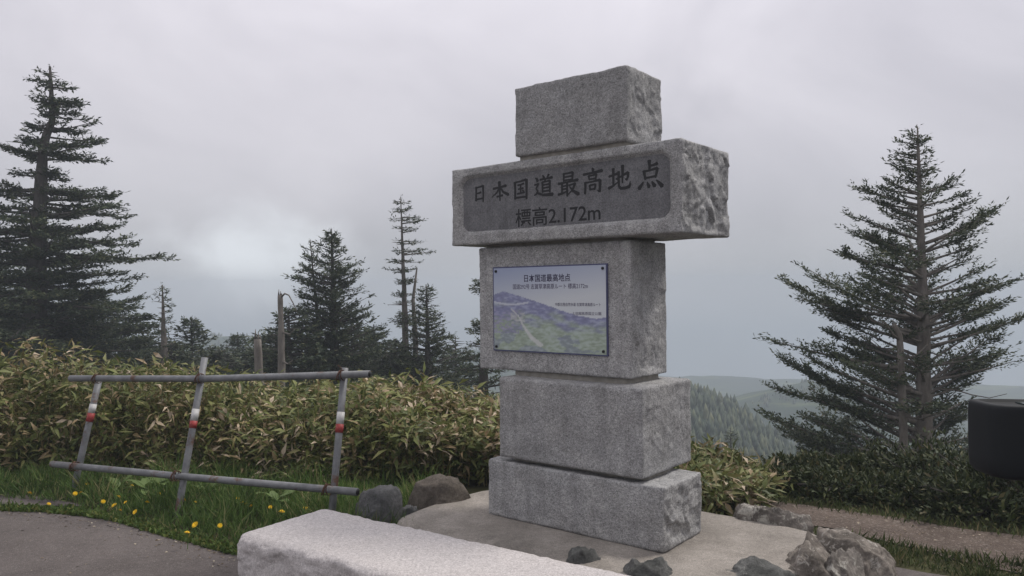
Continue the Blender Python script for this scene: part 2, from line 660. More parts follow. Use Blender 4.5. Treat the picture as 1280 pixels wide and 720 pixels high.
def make_ground():
    azs = []
    a = -180.0
    while a < 180 - 1e-6:
        azs.append(a)
        a += .75 if -42 <= a < 42 else 3.0
    rs = [0.4 * (1.066 ** i) for i in range(200)]
    rs = [r for r in rs if r < 420] + [420]
    V = [(0, 0, GZ)]
    F = []
    n = len(azs)
    for r in rs:
        for a in azs:
            x, y = r * math.sin(R(a)), r * math.cos(R(a))
            V.append((x, y, ground_z(x, y)))
    for k in range(n):
        F.append((0, 1 + (k + 1) % n, 1 + k))
    for i in range(len(rs) - 1):
        for k in range(n):
            p, q = 1 + i * n + k, 1 + i * n + (k + 1) % n
            F.append((p, q, q + n, p + n))
    me = bpy.data.meshes.new('ground')
    me.from_pydata(V, [], F)
    me.polygons.foreach_set('use_smooth', [True] * len(F))
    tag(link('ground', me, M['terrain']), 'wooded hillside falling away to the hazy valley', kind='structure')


make_ground()


def sheet(name, outline, z, mat, step=.25, jag=.03, seed=0.0, thick=0.0):
    """flat sheet with a slightly ragged edge"""
    pts = []
    n = len(outline)
    for i in range(n):
        a, b = Vector(outline[i]), Vector(outline[(i + 1) % n])
        L = (b - a).length
        k = max(1, min(60, int(L / step)))
        for j in range(k):
            p = a.lerp(b, j / k)
            t = (b - a).normalized()
            q = Vector((t.y, -t.x)) * (jag * 2.2 * noise.noise(Vector((p.x * 3.1, p.y * 3.1, seed))) + jag * noise.noise(Vector((p.x * 11, p.y * 11, seed + 4))))
            pts.append(p + q)
    bm = bmesh.new()
    vs = [bm.verts.new((p.x, p.y, z)) for p in pts]
    f = bm.faces.new(vs)
    if f.normal.z < 0:
        f.normal_flip()
    bmesh.ops.triangulate(bm, faces=[f])
    me = bpy.data.meshes.new(name)
    bm.to_mesh(me)
    bm.free()
    return tag(link(name, me, mat), kind='structure')


ASPH = [(-25, 7.2), (-9, 6.3), (-3.95, 5.95), (-3.51, 5.89), (-3.14, 5.77), (-2.83, 5.62), (-2.41, 5.32), (-2.12, 5.14), (-1.77, 4.91), (-1.3, 4.72),
        (-.5, 4.6), (.4, 4.4), (1.4, 4.45), (2.05, 4.66), (2.48, 4.42), (3.2, 3.7), (5, 2.3), (25, -6), (25, -30), (-25, -30)]
tag(sheet('asphalt', ASPH, GZ + .004, M['asphalt'], .16, .035, 1.0), 'worn brownish grey asphalt of the parking area')
tag(sheet('asphalt', [(-6.2, 6.75), (-4.3, 6.45), (-3.7, 6.28), (-3.3, 6.02), (-3.75, 6.06), (-4.5, 6.12), (-6.0, 6.3)], GZ + .010, M['asphalt'], .1, .03, 5.0),
    'broken tongue of asphalt in the grass verge')
tag(sheet('path', [(.9, 6.72), (2.08, 5.93), (3.31, 5.08), (6.0, 3.3), (20, -5.5), (20, -7.5), (5.4, 2.35), (2.87, 4.43), (2.11, 5.33), (1.0, 6.1)], GZ + .008, M['gravel'], .12, .03, 9.0),
    'strip of brown gravel path beside the shrubs')

# ------------------------------------------------------------------ concrete pad


def make_pad():
    out = [(-.72, 4.98), (-.62, 5.28), (-.42, 5.56), (-.1, 5.78), (.35, 5.82), (.85, 5.58), (1.26, 5.14), (1.55, 4.92), (1.80, 4.62), (1.66, 4.28), (1.35, 4.02), (.95, 3.88),
           (.5, 4.02), (.1, 4.3), (-.35, 4.6)]
    # smooth closed outline
    P = []
    n = len(out)
    for i in range(n):
        p0, p1, p2, p3 = (Vector(out[(i + k - 1) % n]) for k in range(4))
        for j in range(5):
            t = j / 5
            P.append(.5 * ((2 * p1) + (p2 - p0) * t + (2 * p0 - 5 * p1 + 4 * p2 - p3) * t * t + (3 * p1 - p0 - 3 * p2 + p3) * t ** 3))
    c = Vector((.55, 4.85))
    bm = bmesh.new()
    rings = []
    prof = [(1.03, GZ - .02), (1.025, -.06), (1.01, -.02), (.985, -.008), (.95, -.003)] + [(s, 0) for s in (.88, .8, .7, .6, .5, .4, .3, .2, .1)]
    for s, z in prof:
        ring = []
        for p in P:
            q = c + (p - c) * s
            ring.append(bm.verts.new((q.x, q.y, z + .006 * fbm(q.x * 3, q.y * 3, 2.0))))
        rings.append(ring)
    m = len(P)
    for a, b in zip(rings, rings[1:]):
        for k in range(m):
            bm.faces.new((a[k], a[(k + 1) % m], b[(k + 1) % m], b[k]))
    bm.faces.new(rings[-1])
    bmesh.ops.recalc_face_normals(bm, faces=bm.faces)
    me = bpy.data.meshes.new('concrete_pad')
    bm.to_mesh(me)
    bm.free()
    me.polygons.foreach_set('use_smooth', [True] * len(me.polygons))
    tag(link('pavement', me, M['concrete']), 'rounded pale concrete pad under the stone monument', kind='structure')


make_pad()

# ------------------------------------------------------------------ stone monument
TH = R(-39.0945)
mon = empty('stone_monument', (.593, 4.839, 0), TH)
tag(mon, 'stacked grey granite monument with engraved slab and picture board', 'monument')


def axis(a, b, step, extra=()):
    n = max(2, int(round((b - a) / step)))
    return [a + (b - a) * i / n for i in range(n + 1)]


def facets(s, f):
    """broken planes: every cell of a warped voronoi is a little tilted facet"""
    q = s * f + .35 * Vector((noise.noise(s * f * .9), noise.noise(s * f * .9 + Vector((9, 0, 0))), noise.noise(s * f * .9 + Vector((0, 9, 0)))))
    c = noise.voronoi(q)[1][0]
    g = Vector((noise.cell(c * 7.1), noise.cell(c * 7.1 + Vector((31, 7, 3))), noise.cell(c * 7.1 + Vector((5, 17, 43)))))
    return .9 * g.dot(q - c) + .35 * noise.cell(c * 3.3 + Vector((2, 61, 11)))


def stone_block(name, u0, u1, v0, v1, z0, z1, mat, parent, step=.014, rough=None, recess=None, seed=0.0, rad=.012, chip=.5, label=None):
    """box lattice with worn edges; every side gets its own dressing depth"""
    rough = rough or {}
    X, Y, Z = axis(u0, u1, step), axis(v0, v1, .0095 if step < .018 else step * 1.3), axis(z0, z1, min(step, .0105))
    nx, ny, nz = len(X) - 1, len(Y) - 1, len(Z) - 1
    idx, V, F = {}, [], []
    lo, hi = Vector((u0, v0, z0)), Vector((u1, v1, z1))

    def vert(i, j, k):
        key = (i, j, k)
        if key in idx:
            return idx[key]
        p = Vector((X[i], Y[j], Z[k]))
        s = p * 1.0 + Vector((seed * 7.3, seed * 3.1, seed * 5.7))
        rr = rad * (1 + chip * 1.6 * max(0, noise.noise(s * 5)) + chip * .8 * noise.noise(s * 22))
        rr = max(.003, rr)
        q = Vector(tuple(min(max(p[a], lo[a] + rr), hi[a] - rr) for a in range(3)))
        d = p - q
        if d.length > 1e-9:
            e = sum(1 for a in range(3) if abs(d[a]) > 1e-9)
            if e > 1:
                p = q + d.normalized() * rr
        off = Vector((0, 0, 0))
        p0 = Vector((X[i], Y[j], Z[k]))
        for a in range(3):
            for sgn, hit, tagk in ((-1, key[a] == 0, 'lo'), (1, key[a] == (nx, ny, nz)[a], 'hi')):
                if not hit:
                    continue
                amp = rough.get('uvz'[a] + tagk, .0015)
                if amp > .004:
                    ed = min(min(p0[c_] - lo[c_], hi[c_] - p0[c_]) for c_ in range(3) if c_ != a)
                    amp *= .30 + .70 * sstep(0, .06, ed)
                    h = amp * (.8 * fbm(s.x * 4, s.y * 4, s.z * 4, 3) + facets(s, 7.0) + .45 * facets(s, 19.0) - .25 + .22 * fbm(s.x * 26, s.y * 26, s.z * 26, 3))
                else:
                    h = amp * fbm(s.x * 28, s.y * 28, s.z * 28, 4) + amp * .8 * fbm(s.x * 4, s.y * 4, s.z * 4, 2)
                off[a] += sgn * h
        p = p + off
        if recess and j == 0:
            ru0, ru1, rz0, rz1, rad_c, dep = recess
            cx, cz = (ru0 + ru1) / 2, (rz0 + rz1) / 2
            qx = abs(X[i] - cx) - ((ru1 - ru0) / 2 - rad_c)
            qz = abs(Z[k] - cz) - ((rz1 - rz0) / 2 - rad_c)
            sdf = math.hypot(max(qx, 0), max(qz, 0)) + min(max(qx, qz), 0) - rad_c
            p.y += dep * sstep(.008, -.012, sdf)
        idx[key] = len(V)
        V.append(tuple(p))
        return idx[key]

    for j, flip in ((0, False), (ny, True)):
        for i in range(nx):
            for k in range(nz):
                q = (vert(i, j, k), vert(i + 1, j, k), vert(i + 1, j, k + 1), vert(i, j, k + 1))
                F.append(q[::-1] if flip else q)
    for i, flip in ((0, True), (nx, False)):
        for j in range(ny):
            for k in range(nz):
                q = (vert(i, j, k), vert(i, j + 1, k), vert(i, j + 1, k + 1), vert(i, j, k + 1))
                F.append(q[::-1] if flip else q)
    for k, flip in ((0, True), (nz, False)):
        for i in range(nx):
            for j in range(ny):
                q = (vert(i, j, k), vert(i + 1, j, k), vert(i + 1, j + 1, k), vert(i, j + 1, k))
                F.append(q[::-1] if flip else q)
    me = bpy.data.meshes.new(name)
    me.from_pydata(V, [], F)
    me.polygons.foreach_set('use_smooth', [True] * len(F))
    o = link(name, me, mat, parent)
    if label:
        o['label'] = label
    return o


G = M['granite']
# base, second, board block, inscribed slab, top block
stone_block('granite_block', -.752, .523, -.283, .201, 0.0, .363, G, mon, rough={'uhi': .018, 'ulo': .014, 'vhi': .014, 'zhi': .006, 'zlo': 0.0, 'vlo': .0025}, seed=1, rad=.014, label='lowest granite block standing on the concrete')
stone_block('granite_block', -.656, .395, -.284, .323, .388, .900, G, mon, rough={'uhi': .008, 'ulo': .012, 'vhi': .02, 'zhi': .004, 'vlo': .002}, seed=2, rad=.014, label='second granite block from the ground')
board_block = stone_block('granite_block', -.905, .270, -.181, .256, .934, 1.742, G, mon, rough={'uhi': .010, 'ulo': .009, 'vhi': .014, 'vlo': .002}, seed=3, rad=.010, label='granite block that carries the picture board')
slab = stone_block('inscribed_slab', -1.079, .640, -.257, .364, 1.762, 2.278, G, mon, step=.0125, rough={'uhi': .024, 'ulo': .016, 'vhi': .02, 'zhi': .005, 'zlo': .005, 'vlo': .002},
                   recess=(-1.005, .566, 1.840, 2.218, .075, .030), seed=4, rad=.012, label='wide granite slab with engraved black writing')
stone_block('granite_block', -.511, .309, -.273, .150, 2.300, 2.735, G, mon, rough={'uhi': .015, 'ulo': .012, 'vhi': .014, 'zhi': .014, 'vlo': .003}, seed=5, rad=.014, label='topmost granite block with rough broken top')


def mortar_bed(u0, u1, v0, v1, z0, z1, seed):
    stone_block('mortar_joint', u0, u1, v0, v1, z0, z1, M['mortar'], mon, step=.03, rough={k: .006 for k in ('ulo', 'uhi', 'vlo', 'vhi')}, seed=seed, rad=.004)


mortar_bed(-.60, .36, -.20, .15, .345, .405, 11)
mortar_bed(-.62, .235, -.150, .21, .885, .95, 12)
mortar_bed(-.86, .22, -.145, .2, 1.728, 1.78, 13)
mortar_bed(-.49, .28, -.245, .11, 2.262, 2.315, 14)


def rounded_rect(u0, u1, z0, z1, r, n=8):
    pts = []
    for cx, cz, a0 in ((u1 - r, z0 + r, -90), (u1 - r, z1 - r, 0), (u0 + r, z1 - r, 90), (u0 + r, z0 + r, 180)):
        for k in range(n + 1):
            a = R(a0 + 90 * k / n)
            pts.append((cx + r * math.cos(a), cz + r * math.sin(a)))
    return pts


def plate(name, pts, v_front, v_back, mat, parent):
    b = MB()
    n = len(pts)
    b.v = [Vector((p[0], v_front, p[1])) for p in pts] + [Vector((p[0], v_back, p[1])) for p in pts]
    b.f = [tuple(range(n)), tuple(reversed(range(n, 2 * n)))]
    for k in range(n):
        q = (k + 1) % n
        b.f.append((k, k + n, q + n, q))
    return b.build(name, mat, parent)


PANEL_V = -.257 + .0268
plate('recessed_panel', rounded_rect(-.994, .555, 1.851, 2.207, .068), PANEL_V, PANEL_V + .006, M['granite_panel'], slab)

# brush-written characters, strokes as (points, widths) on a 100 x 100 square
S = lambda *p, w=None: (p, w)
CHARS = {
    '日': [S((27, 84), (26, 50), (25, 12), w=(11, 8, 10)), S((27, 80), (50, 82), (72, 86), w=(7, 7, 9)), S((71, 88), (73, 50), (72, 4), w=(12, 9, 7)),
          S((30, 49), (45, 51), (58, 54), w=(6, 7, 9)), S((27, 19), (48, 20), (70, 22), w=(8, 7, 8))],
    '本': [S((14, 65), (50, 69), (86, 74), w=(10, 7, 11)), S((48, 98), (50, 50), (51, 2), w=(13, 9, 5)), S((48, 66), (32, 42), (4, 24), w=(9, 7, 3)),
          S((54, 66), (70, 44), (99, 28), w=(6, 9, 12)), S((34, 24), (50, 26), (66, 28), w=(8, 7, 9))],
    '国': [S((16, 86), (18, 50), (17, 4), w=(12, 9, 10)), S((18, 84), (50, 87), (82, 92), w=(7, 7, 10)), S((82, 93), (83, 50), (82, 0), w=(13, 10, 9)),
          S((32, 69), (50, 71), (68, 75), w=(7, 6, 8)), S((35, 50), (50, 51), (64, 53), w=(6, 6, 8)), S((30, 28), (50, 29), (71, 32), w=(8, 6, 8)),
          S((49, 73), (49, 50), (49, 29), w=(8, 7, 7)), S((58, 44), (63, 40), (67, 34), w=(4, 7, 9)), S((18, 9), (50, 10), (82, 10), w=(8, 7, 8))],
    '道': [S((10, 92), (17, 86), (22, 76), w=(4, 9, 11)), S((6, 60), (16, 61), (26, 63), w=(7, 6, 9)), S((25, 62), (14, 42), (22, 30), (13, 16), w=(8, 6, 7, 6)),
          S((4, 12), (22, 21), (48, 10), (96, 9), w=(5, 8, 9, 13)), S((46, 100), (51, 94), (54, 87), w=(4, 8, 9)), S((78, 102), (73, 94), (68, 88), w=(9, 7, 4)),
          S((34, 81), (62, 83), (94, 86), w=(8, 6, 10)), S((63, 83), (59, 76), (55, 70), w=(7, 6, 4)), S((46, 71), (46, 48), (46, 22), w=(9, 7, 7)),
          S((46, 69), (64, 70), (82, 73), w=(6, 6, 8)), S((82, 73), (82, 48), (82, 20), w=(9, 8, 7)), S((49, 55), (63, 56), (76, 57)), S((49, 41), (63, 42), (76, 43)), S((48, 27), (64, 27), (80, 28))],
    '最': [S((30, 99), (30, 80), (30, 64), w=(9, 7, 7)), S((30, 96), (50, 97), (72, 99), w=(6, 6, 8)), S((72, 99), (71, 80), (70, 63), w=(9, 8, 6)), S((33, 81), (50, 82), (66, 83)),
          S((33, 67), (50, 68), (68, 68)), S((5, 55), (50, 59), (96, 64), w=(9, 6, 11)), S((22, 57), (22, 34), (21, 13), w=(8, 7, 6)), S((46, 58), (46, 30), (46, -2), w=(8, 8, 7)),
          S((24, 42), (34, 43), (44, 44)), S((24, 29), (34, 30), (44, 31)), S((4, 8), (24, 12), (50, 20), w=(9, 7, 5)), S((54, 44), (68, 46), (84, 49), w=(6, 6, 9)),
          S((83, 49), (72, 24), (48, 2), w=(9, 7, 3)), S((57, 38), (74, 18), (99, 2), w=(4, 9, 13))],
    '高': [S((49, 104), (52, 97), (53, 87), w=(5, 10, 9)), S((8, 80), (50, 83), (94, 88), w=(9, 7, 11)), S((33, 74), (34, 64), (36, 55), w=(9, 7, 6)), S((33, 72), (50, 73), (68, 76), w=(6, 6, 8)),
          S((68, 76), (66, 66), (64, 55), w=(8, 7, 6)), S((36, 58), (50, 58), (65, 59)), S((17, 48), (17, 26), (15, 0), w=(10, 8, 8)), S((17, 45), (50, 47), (84, 51), w=(6, 6, 9)),
          S((84, 51), (84, 24), (82, 4), (72, 10), w=(11, 9, 10, 3)), S((37, 34), (38, 24), (39, 13), w=(8, 6, 6)), S((37, 33), (50, 34), (63, 35)), S((63, 36), (62, 25), (60, 13), w=(8, 7, 5)), S((39, 16), (50, 16), (61, 17))],
    '地': [S((4, 60), (22, 63), (40, 68), w=(8, 6, 9)), S((23, 90), (23, 60), (23, 24), w=(10, 8, 7)), S((2, 14), (22, 22), (44, 36), w=(10, 7, 3)), S((36, 47), (60, 57), (86, 68), w=(7, 6, 9)),
          S((86, 69), (85, 50), (80, 40), (73, 45), w=(10, 8, 7, 3)), S((63, 98), (63, 64), (62, 30), w=(11, 8, 5)), S((46, 76), (46, 40), (47, 18), w=(9, 8, 8)), S((47, 19), (54, 10), (72, 9), (92, 13), w=(8, 9, 9, 10)), S((91, 13), (94, 22), (95, 34), w=(10, 6, 2))],
    '点': [S((46, 102), (47, 82), (47, 66), w=(12, 8, 7)), S((48, 81), (62, 83), (78, 87), w=(6, 7, 10)), S((24, 67), (27, 50), (30, 35), w=(10, 8, 7)), S((25, 63), (50, 66), (78, 71), w=(6, 6, 8)),
          S((78, 71), (75, 54), (70, 38), w=(10, 8, 6)), S((31, 40), (50, 41), (70, 43), w=(6, 6, 7)), S((22, 27), (14, 16), (4, 4), w=(4, 9, 12)), S((38, 25), (40, 17), (45, 7), w=(4, 8, 11)),
          S((56, 26), (61, 17), (68, 8), w=(4, 9, 12)), S((74, 29), (84, 19), (97, 5), w=(4, 9, 13))],
}


def brush_text(name, items, v, mat, parent):
    """items: (char, centre u, centre z, width, height)"""
    V, F = [], []
    k = 0
    for ch, cu, cz, w, h in items:
        for pts, ws in CHARS[ch]:
            k += 1
            ws = ws or (6, 6, 7)
            vv = v - .0004 - .00012 * (k % 16)
            # resample
            P, Wd = [], []
            m = len(pts)
            for i in range(m - 1):
                for j in range(4):
                    t = j / 4
                    P.append((pts[i][0] + (pts[i + 1][0] - pts[i][0]) * t, pts[i][1] + (pts[i + 1][1] - pts[i][1]) * t))
                    Wd.append(ws[i] + (ws[i + 1] - ws[i]) * t)
            P.append(pts[-1]); Wd.append(ws[-1])
            n = len(P)
            left, right = [], []
            for i in range(n):
                a, b = P[max(0, i - 1)], P[min(n - 1, i + 1)]
                dx, dy = b[0] - a[0], b[1] - a[1]
                L = math.hypot(dx, dy) or 1
                nx, ny = -dy / L, dx / L
                e = 1.32 * Wd[i] / 2
                left.append((P[i][0] + nx * e, P[i][1] + ny * e))
                right.append((P[i][0] - nx * e, P[i][1] - ny * e))
            dx, dy = P[0][0] - P[1][0], P[0][1] - P[1][1]
            L = math.hypot(dx, dy) or 1
            s0 = (P[0][0] + dx / L * Wd[0] * .45, P[0][1] + dy / L * Wd[0] * .2)
            dx, dy = P[-1][0] - P[-2][0], P[-1][1] - P[-2][1]
            L = math.hypot(dx, dy) or 1
            s1 = (P[-1][0] + dx / L * Wd[-1] * .45, P[-1][1] + dy / L * Wd[-1] * .45)
            poly = [s0] + right + [s1] + left[::-1]
            base = len(V)
            for x, y in poly:
                V.append((cu + (x / 100 - .5) * w, vv, cz + (y / 100 - .5) * h))
            # strip faces
            F.append((base, base + 1, base + 2 * n + 1))
            for i in range(n - 1):
                F.append((base + 1 + i, base + 2 + i, base + 2 * n - i, base + 2 * n + 1 - i))
            F.append((base + n, base + n + 1, base + n + 2))
    me = bpy.data.meshes.new(name)
    me.from_pydata(V, [], F)
    return link(name, me, mat, parent)


for _ch in (('日', -.845, 2.104, .135, .128), ('本', -.672, 2.102, .150, .132), ('国', -.497, 2.101, .142, .132), ('道', -.318, 2.102, .156, .136),
            ('最', -.131, 2.098, .158, .140), ('高', .046, 2.100, .154, .144), ('地', .232, 2.099, .156, .150), ('点', .432, 2.098, .158, .158)):
    tag(brush_text('engraved_character', [_ch], PANEL_V, M['ink'], slab), 'engraved black character ' + _ch[0])


def font_text(name, body, u0, u1, z0, z1, v, mat, parent, bold=0.0, spacing=1.0):
    cu = bpy.data.curves.new(name, 'FONT')
    cu.body = body
    cu.resolution_u = 3
    cu.offset = bold
    cu.space_character = spacing
    tmp = bpy.data.objects.new(name + '_curve', cu)
    col.objects.link(tmp)
    dg = bpy.context.evaluated_depsgraph_get()
    me = bpy.data.meshes.new_from_object(tmp.evaluated_get(dg))
    bpy.data.objects.remove(tmp)
    bpy.data.curves.remove(cu)
    n = len(me.vertices)
    co = np.zeros(n * 3, dtype=np.float32)
    me.vertices.foreach_get('co', co)
    co = co.reshape(-1, 3)
    mn, mx = co.min(0), co.max(0)
    o = np.empty_like(co)
    o[:, 0] = u0 + (co[:, 0] - mn[0]) / (mx[0] - mn[0]) * (u1 - u0)
    o[:, 2] = z0 + (co[:, 1] - mn[1]) / (mx[1] - mn[1]) * (z1 - z0)
    o[:, 1] = v
    me.vertices.foreach_set('co', o.ravel())
    me.materials.clear()
    me.update()
    return link(name, me, mat, parent)


font_text('engraved_height', '標高2.172m', -.543, .100, 1.859, 1.975, PANEL_V - .0012, M['ink'], slab, .010, .98)

# picture board ------------------------------------------------------
BU0, BU1, BZ0, BZ1 = -.769, .117, 1.060, 1.610
BV = -.181
board = plate('picture_board', [(BU0, BZ0), (BU1, BZ0), (BU1, BZ1), (BU0, BZ1)], BV - .012, BV + .004, M['board_edge'], mon)
board['label'] = 'blue and white board with a mountain picture screwed to the stone'


def make_print():
    nx, nz = 150, 100
    m, t, b = material('printed_picture', .45, .4)
    at_ = N(t, 'ShaderNodeAttribute', attribute_name='print')
    t.links.new(at_.outputs['Color'], b.inputs['Base Color'])
    ridge = [(0, .67), (.05, .70), (.09, .715), (.14, .70), (.30, .635), (.42, .585), (.55, .525), (.68, .465), (.80, .42), (.93, .40), (1, .415)]
    road = [(.17, .50), (.235, .42), (.27, .33), (.31, .25), (.36, .16), (.44, .08)]
    V, F, C = [], [], []
    e = .008
    for j in range(nz + 1):
        for i in range(nx + 1):
            u, w = i / nx, j / nz
            V.append((BU0 + e + (BU1 - BU0 - 2 * e) * u, BV - .0135, BZ0 + e + (BZ1 - BZ0 - 2 * e) * w))
            rd = interp(u, ridge) + .008 * noise.noise(Vector((u * 30, 0, 0)))
            n1 = fbm(u * 7 + w * 3, w * 16, 1.3, 5)
            n2 = fbm(u * 22, w * 40, 7.7, 4)
            n3 = fbm(u * 4, w * 6, 4.2, 4)
            if w > rd:
                k = min(1, max(0, (w - .45) / .55))
                s = u * .5
                c = Vector((.54, .57, .60)).lerp(Vector((.27, .32, .47)), max(0, min(1, k * 1.15 - s)))
            else:
                dep = (rd - w) / rd
                purple = Vector((.17, .18, .34)) * (1 + .35 * n2)
                green = Vector((.28, .35, .26)) * (1 + .35 * n2)
                f = sstep(.18, .66, dep + .30 * n1 + .12 * u)
                c = purple.lerp(green, f)
                if u < .27 and .20 < w < .50 and n2 + .4 * n1 > 0:
                    c = c.lerp(Vector((.20, .15, .36)), .7)
                if abs(w - (.585 - .03 * math.sin(u * 9))) < .012 and u < .33:
                    c = c.lerp(Vector((.55, .57, .62)), .75)
                if .32 < w < .46 and .16 < u < .3:
                    c = c.lerp(Vector((.45, .46, .42)), .45 + n2)
                if n3 > .22 and dep > .55:
                    c = c.lerp(Vector((.12, .14, .25)), .5)
                c = c.lerp(Vector((.40, .45, .52)), max(0, min(.35, n2 * .8)))
                for (a0, b0), (a1, b1) in zip(road, road[1:]):
                    L2 = (a1 - a0) ** 2 + (b1 - b0) ** 2
                    tt = max(0, min(1, ((u - a0) * (a1 - a0) + (w - b0) * (b1 - b0)) / L2))
                    dd = math.hypot(u - a0 - tt * (a1 - a0), w - b0 - tt * (b1 - b0))
                    wd = .006 + .018 * sstep(.4, .05, w)
                    if dd < wd:
                        c = c.lerp(Vector((.55, .56, .55)), .8)
            c = c.lerp(Vector((.55, .57, .58)), .14)
            C.append((max(.02, c.x), max(.02, c.y), max(.02, c.z), 1))
    for j in range(nz):
        for i in range(nx):
            a = j * (nx + 1) + i
            F.append((a, a + 1, a + nx + 2, a + nx + 1))
    me = bpy.data.meshes.new('printed_picture')
    me.from_pydata(V, [], F)
    ca = me.color_attributes.new('print', 'FLOAT_COLOR', 'POINT')
    ca.data.foreach_set('color', np.array(C, dtype=np.float32).ravel())
    link('printed_picture', me, m, board)


make_print()
TV = BV - .0142
font_text('printed_title', '日本国道最高地点', -.505, -.145, 1.508, 1.556, TV, M['navy_print'], board, .012)
font_text('printed_subtitle', '国道292号 志賀草津高原ルート 標高2172m', -.598, -.018, 1.462, 1.496, TV, M['print_grey'], board, .008)
font_text('printed_caption', '中部北陸自然歩道 志賀草津高原ルート', -.262, .072, 1.355, 1.377, TV, M['print_grey'], board, .006)
font_text('printed_caption', '上信越高原国立公園', -.135, .075, 1.302, 1.322, TV, M['print_grey'], board, .006)
for u in (BU0 + .028, BU1 - .028):
    for z in (BZ0 + .028, BZ1 - .028):
        b = MB()
        b.ring_tube([(u, BV - .012, z), (u, BV - .020, z), (u, BV - .023, z)], [.009, .009, .006], 10)
        b.build('bolt', M['bolt'], board, True)

# ------------------------------------------------------------------ granite bench
bench = empty('granite_bench', (-.98, 4.43, GZ), R(-34.6))
tag(bench, 'long pale granite bench block in front of the monument', 'bench')
stone_block('bench_block', -.14, 2.35, -.60, 0, -.02, .402, M['granite_bench'], bench, step=.02, rough={'vlo': .016, 'ulo': .016, 'vhi': .012, 'uhi': .016, 'zhi': .0022}, seed=8, rad=.046, chip=.45)

# ------------------------------------------------------------------ rocks


def rock(name, label, loc, size, rz, mat, seed, angular=.5, sub=4, group=None, cat='rock'):
    bm = bmesh.new()
    bmesh.ops.create_icosphere(bm, subdivisions=sub + (1 if angular >= .5 and sub == 4 else 0), radius=1.0)
    rnd = random.Random(seed)
    planes = []
    for _ in range(14):
        n = Vector((rnd.gauss(0, 1), rnd.gauss(0, 1), rnd.gauss(0, 1))).normalized()
        planes.append((n, rnd.uniform(.68, .95)))
    for v in bm.verts:
        p = v.co.copy()
        p.z = math.copysign(abs(p.z) ** .62, p.z)
        rr_ = math.hypot(p.x, p.y)
        if rr_ > 1e-6:
            g_ = rr_ ** .55 / rr_
            p.x *= g_ * .93
            p.y *= g_ * .93
        if angular > 0:
            for n, d in planes:
                k = p.dot(n) - (1 - angular * (1 - d) * 1.25)
                if k > 0:
                    p -= n * k * .92
        q = p * 1.0 + Vector((seed * 3.7, seed * 1.3, 0))
        p *= 1 + .10 * fbm(q.x * 1.2, q.y * 1.2, q.z * 1.2, 3) + (.04 + .07 * angular) * fbm(q.x * 3.4, q.y * 3.4, q.z * 3.4, 5)
        p *= 1 + .085 * angular * facets(q, 2.3) + .05 * angular * facets(q, 5.5)
        v.co = Vector((p.x * size[0] / 2, p.y * size[1] / 2, p.z * size[2]))
    me = bpy.data.meshes.new(name)
    bm.to_mesh(me)
    bm.free()
    me.polygons.foreach_set('use_smooth', [True] * len(me.polygons))
    o = link(name, me, mat)
    o.location = loc
    o.rotation_euler = (0, 0, rz)
    return tag(o, label, cat, group or 'rocks edging the concrete pad')


def rock_at(label, px, py, depth, w, h, dpt, rz, mat, seed, ang, name='rock', zc=GZ):
    p = at(px, py, depth)
    rock(name, label, (p.x, p.y, zc), (w * 1.04, dpt, h * 1.10), rz, mat, seed, ang)


rock_at('smooth dark grey rock left of the brown lichen rock', 474, 628, 5.25, .34, .30, .30, .3, M['rock_grey'], 3, .35)
rock_at('rounded brown rock spotted with lichen at the pad left end', 550, 618, 5.55, .47, .30, .36, -.2, M['rock_brown'], 5, .08)
rock_at('small grey rock wedged between the dark and the brown rock', 508, 634, 5.3, .17, .19, .2, .6, M['rock_grey'], 9, .5)
rock_at('small dark green grey rock behind the bench', 731, 690, 4.22, .25, .215, .22, .2, M['rock_dark'], 12, .5)
rock_at('low dark rock at the far end of the bench', 816, 712, 4.02, .34, .225, .26, -.3, M['rock_dark'], 15, .55)
rock_at('flat pale lichen covered rock at the back right of the pad', 968, 648, 4.93, .50, .27, .34, -.5, M['rock_pale'], 18, .7)
rock_at('dark grey blue rock in front of the tan boulder', 956, 712, 4.02, .43, .24, .32, -.2, M['rock_dark'], 22, .6)
rock_at('jagged tan boulder with dark hollows', 1012, 706, 4.16, .33, .265, .36, .4, M['rock_tan'], 27, .6)
rock_at('upright pale fin of stone between the two bigger boulders', 1056, 716, 4.1, .20, .235, .30, -.5, M['rock_pale'], 36, .7)
rock_at('flat topped pale boulder with dark shaded end at the grass', 1068, 684, 4.45, .46, .225, .40, -.5, M['rock_tan'], 33, .5)
p = at(1028, 655, 4.95)
rock('pebble', 'small pale pebble in the grass behind the boulders', (p.x, p.y, GZ + .03), (.06, .05, .03), .3, M['pebble'], 40, .5, 3, cat='pebble')

# ------------------------------------------------------------------ pipe barrier


def pipe(name, pts, r, mat, parent, n=12, hollow=False):
    b = MB()
    b.ring_tube(pts, [r] * len(pts), n)
    return b.build(name, mat, parent, True)


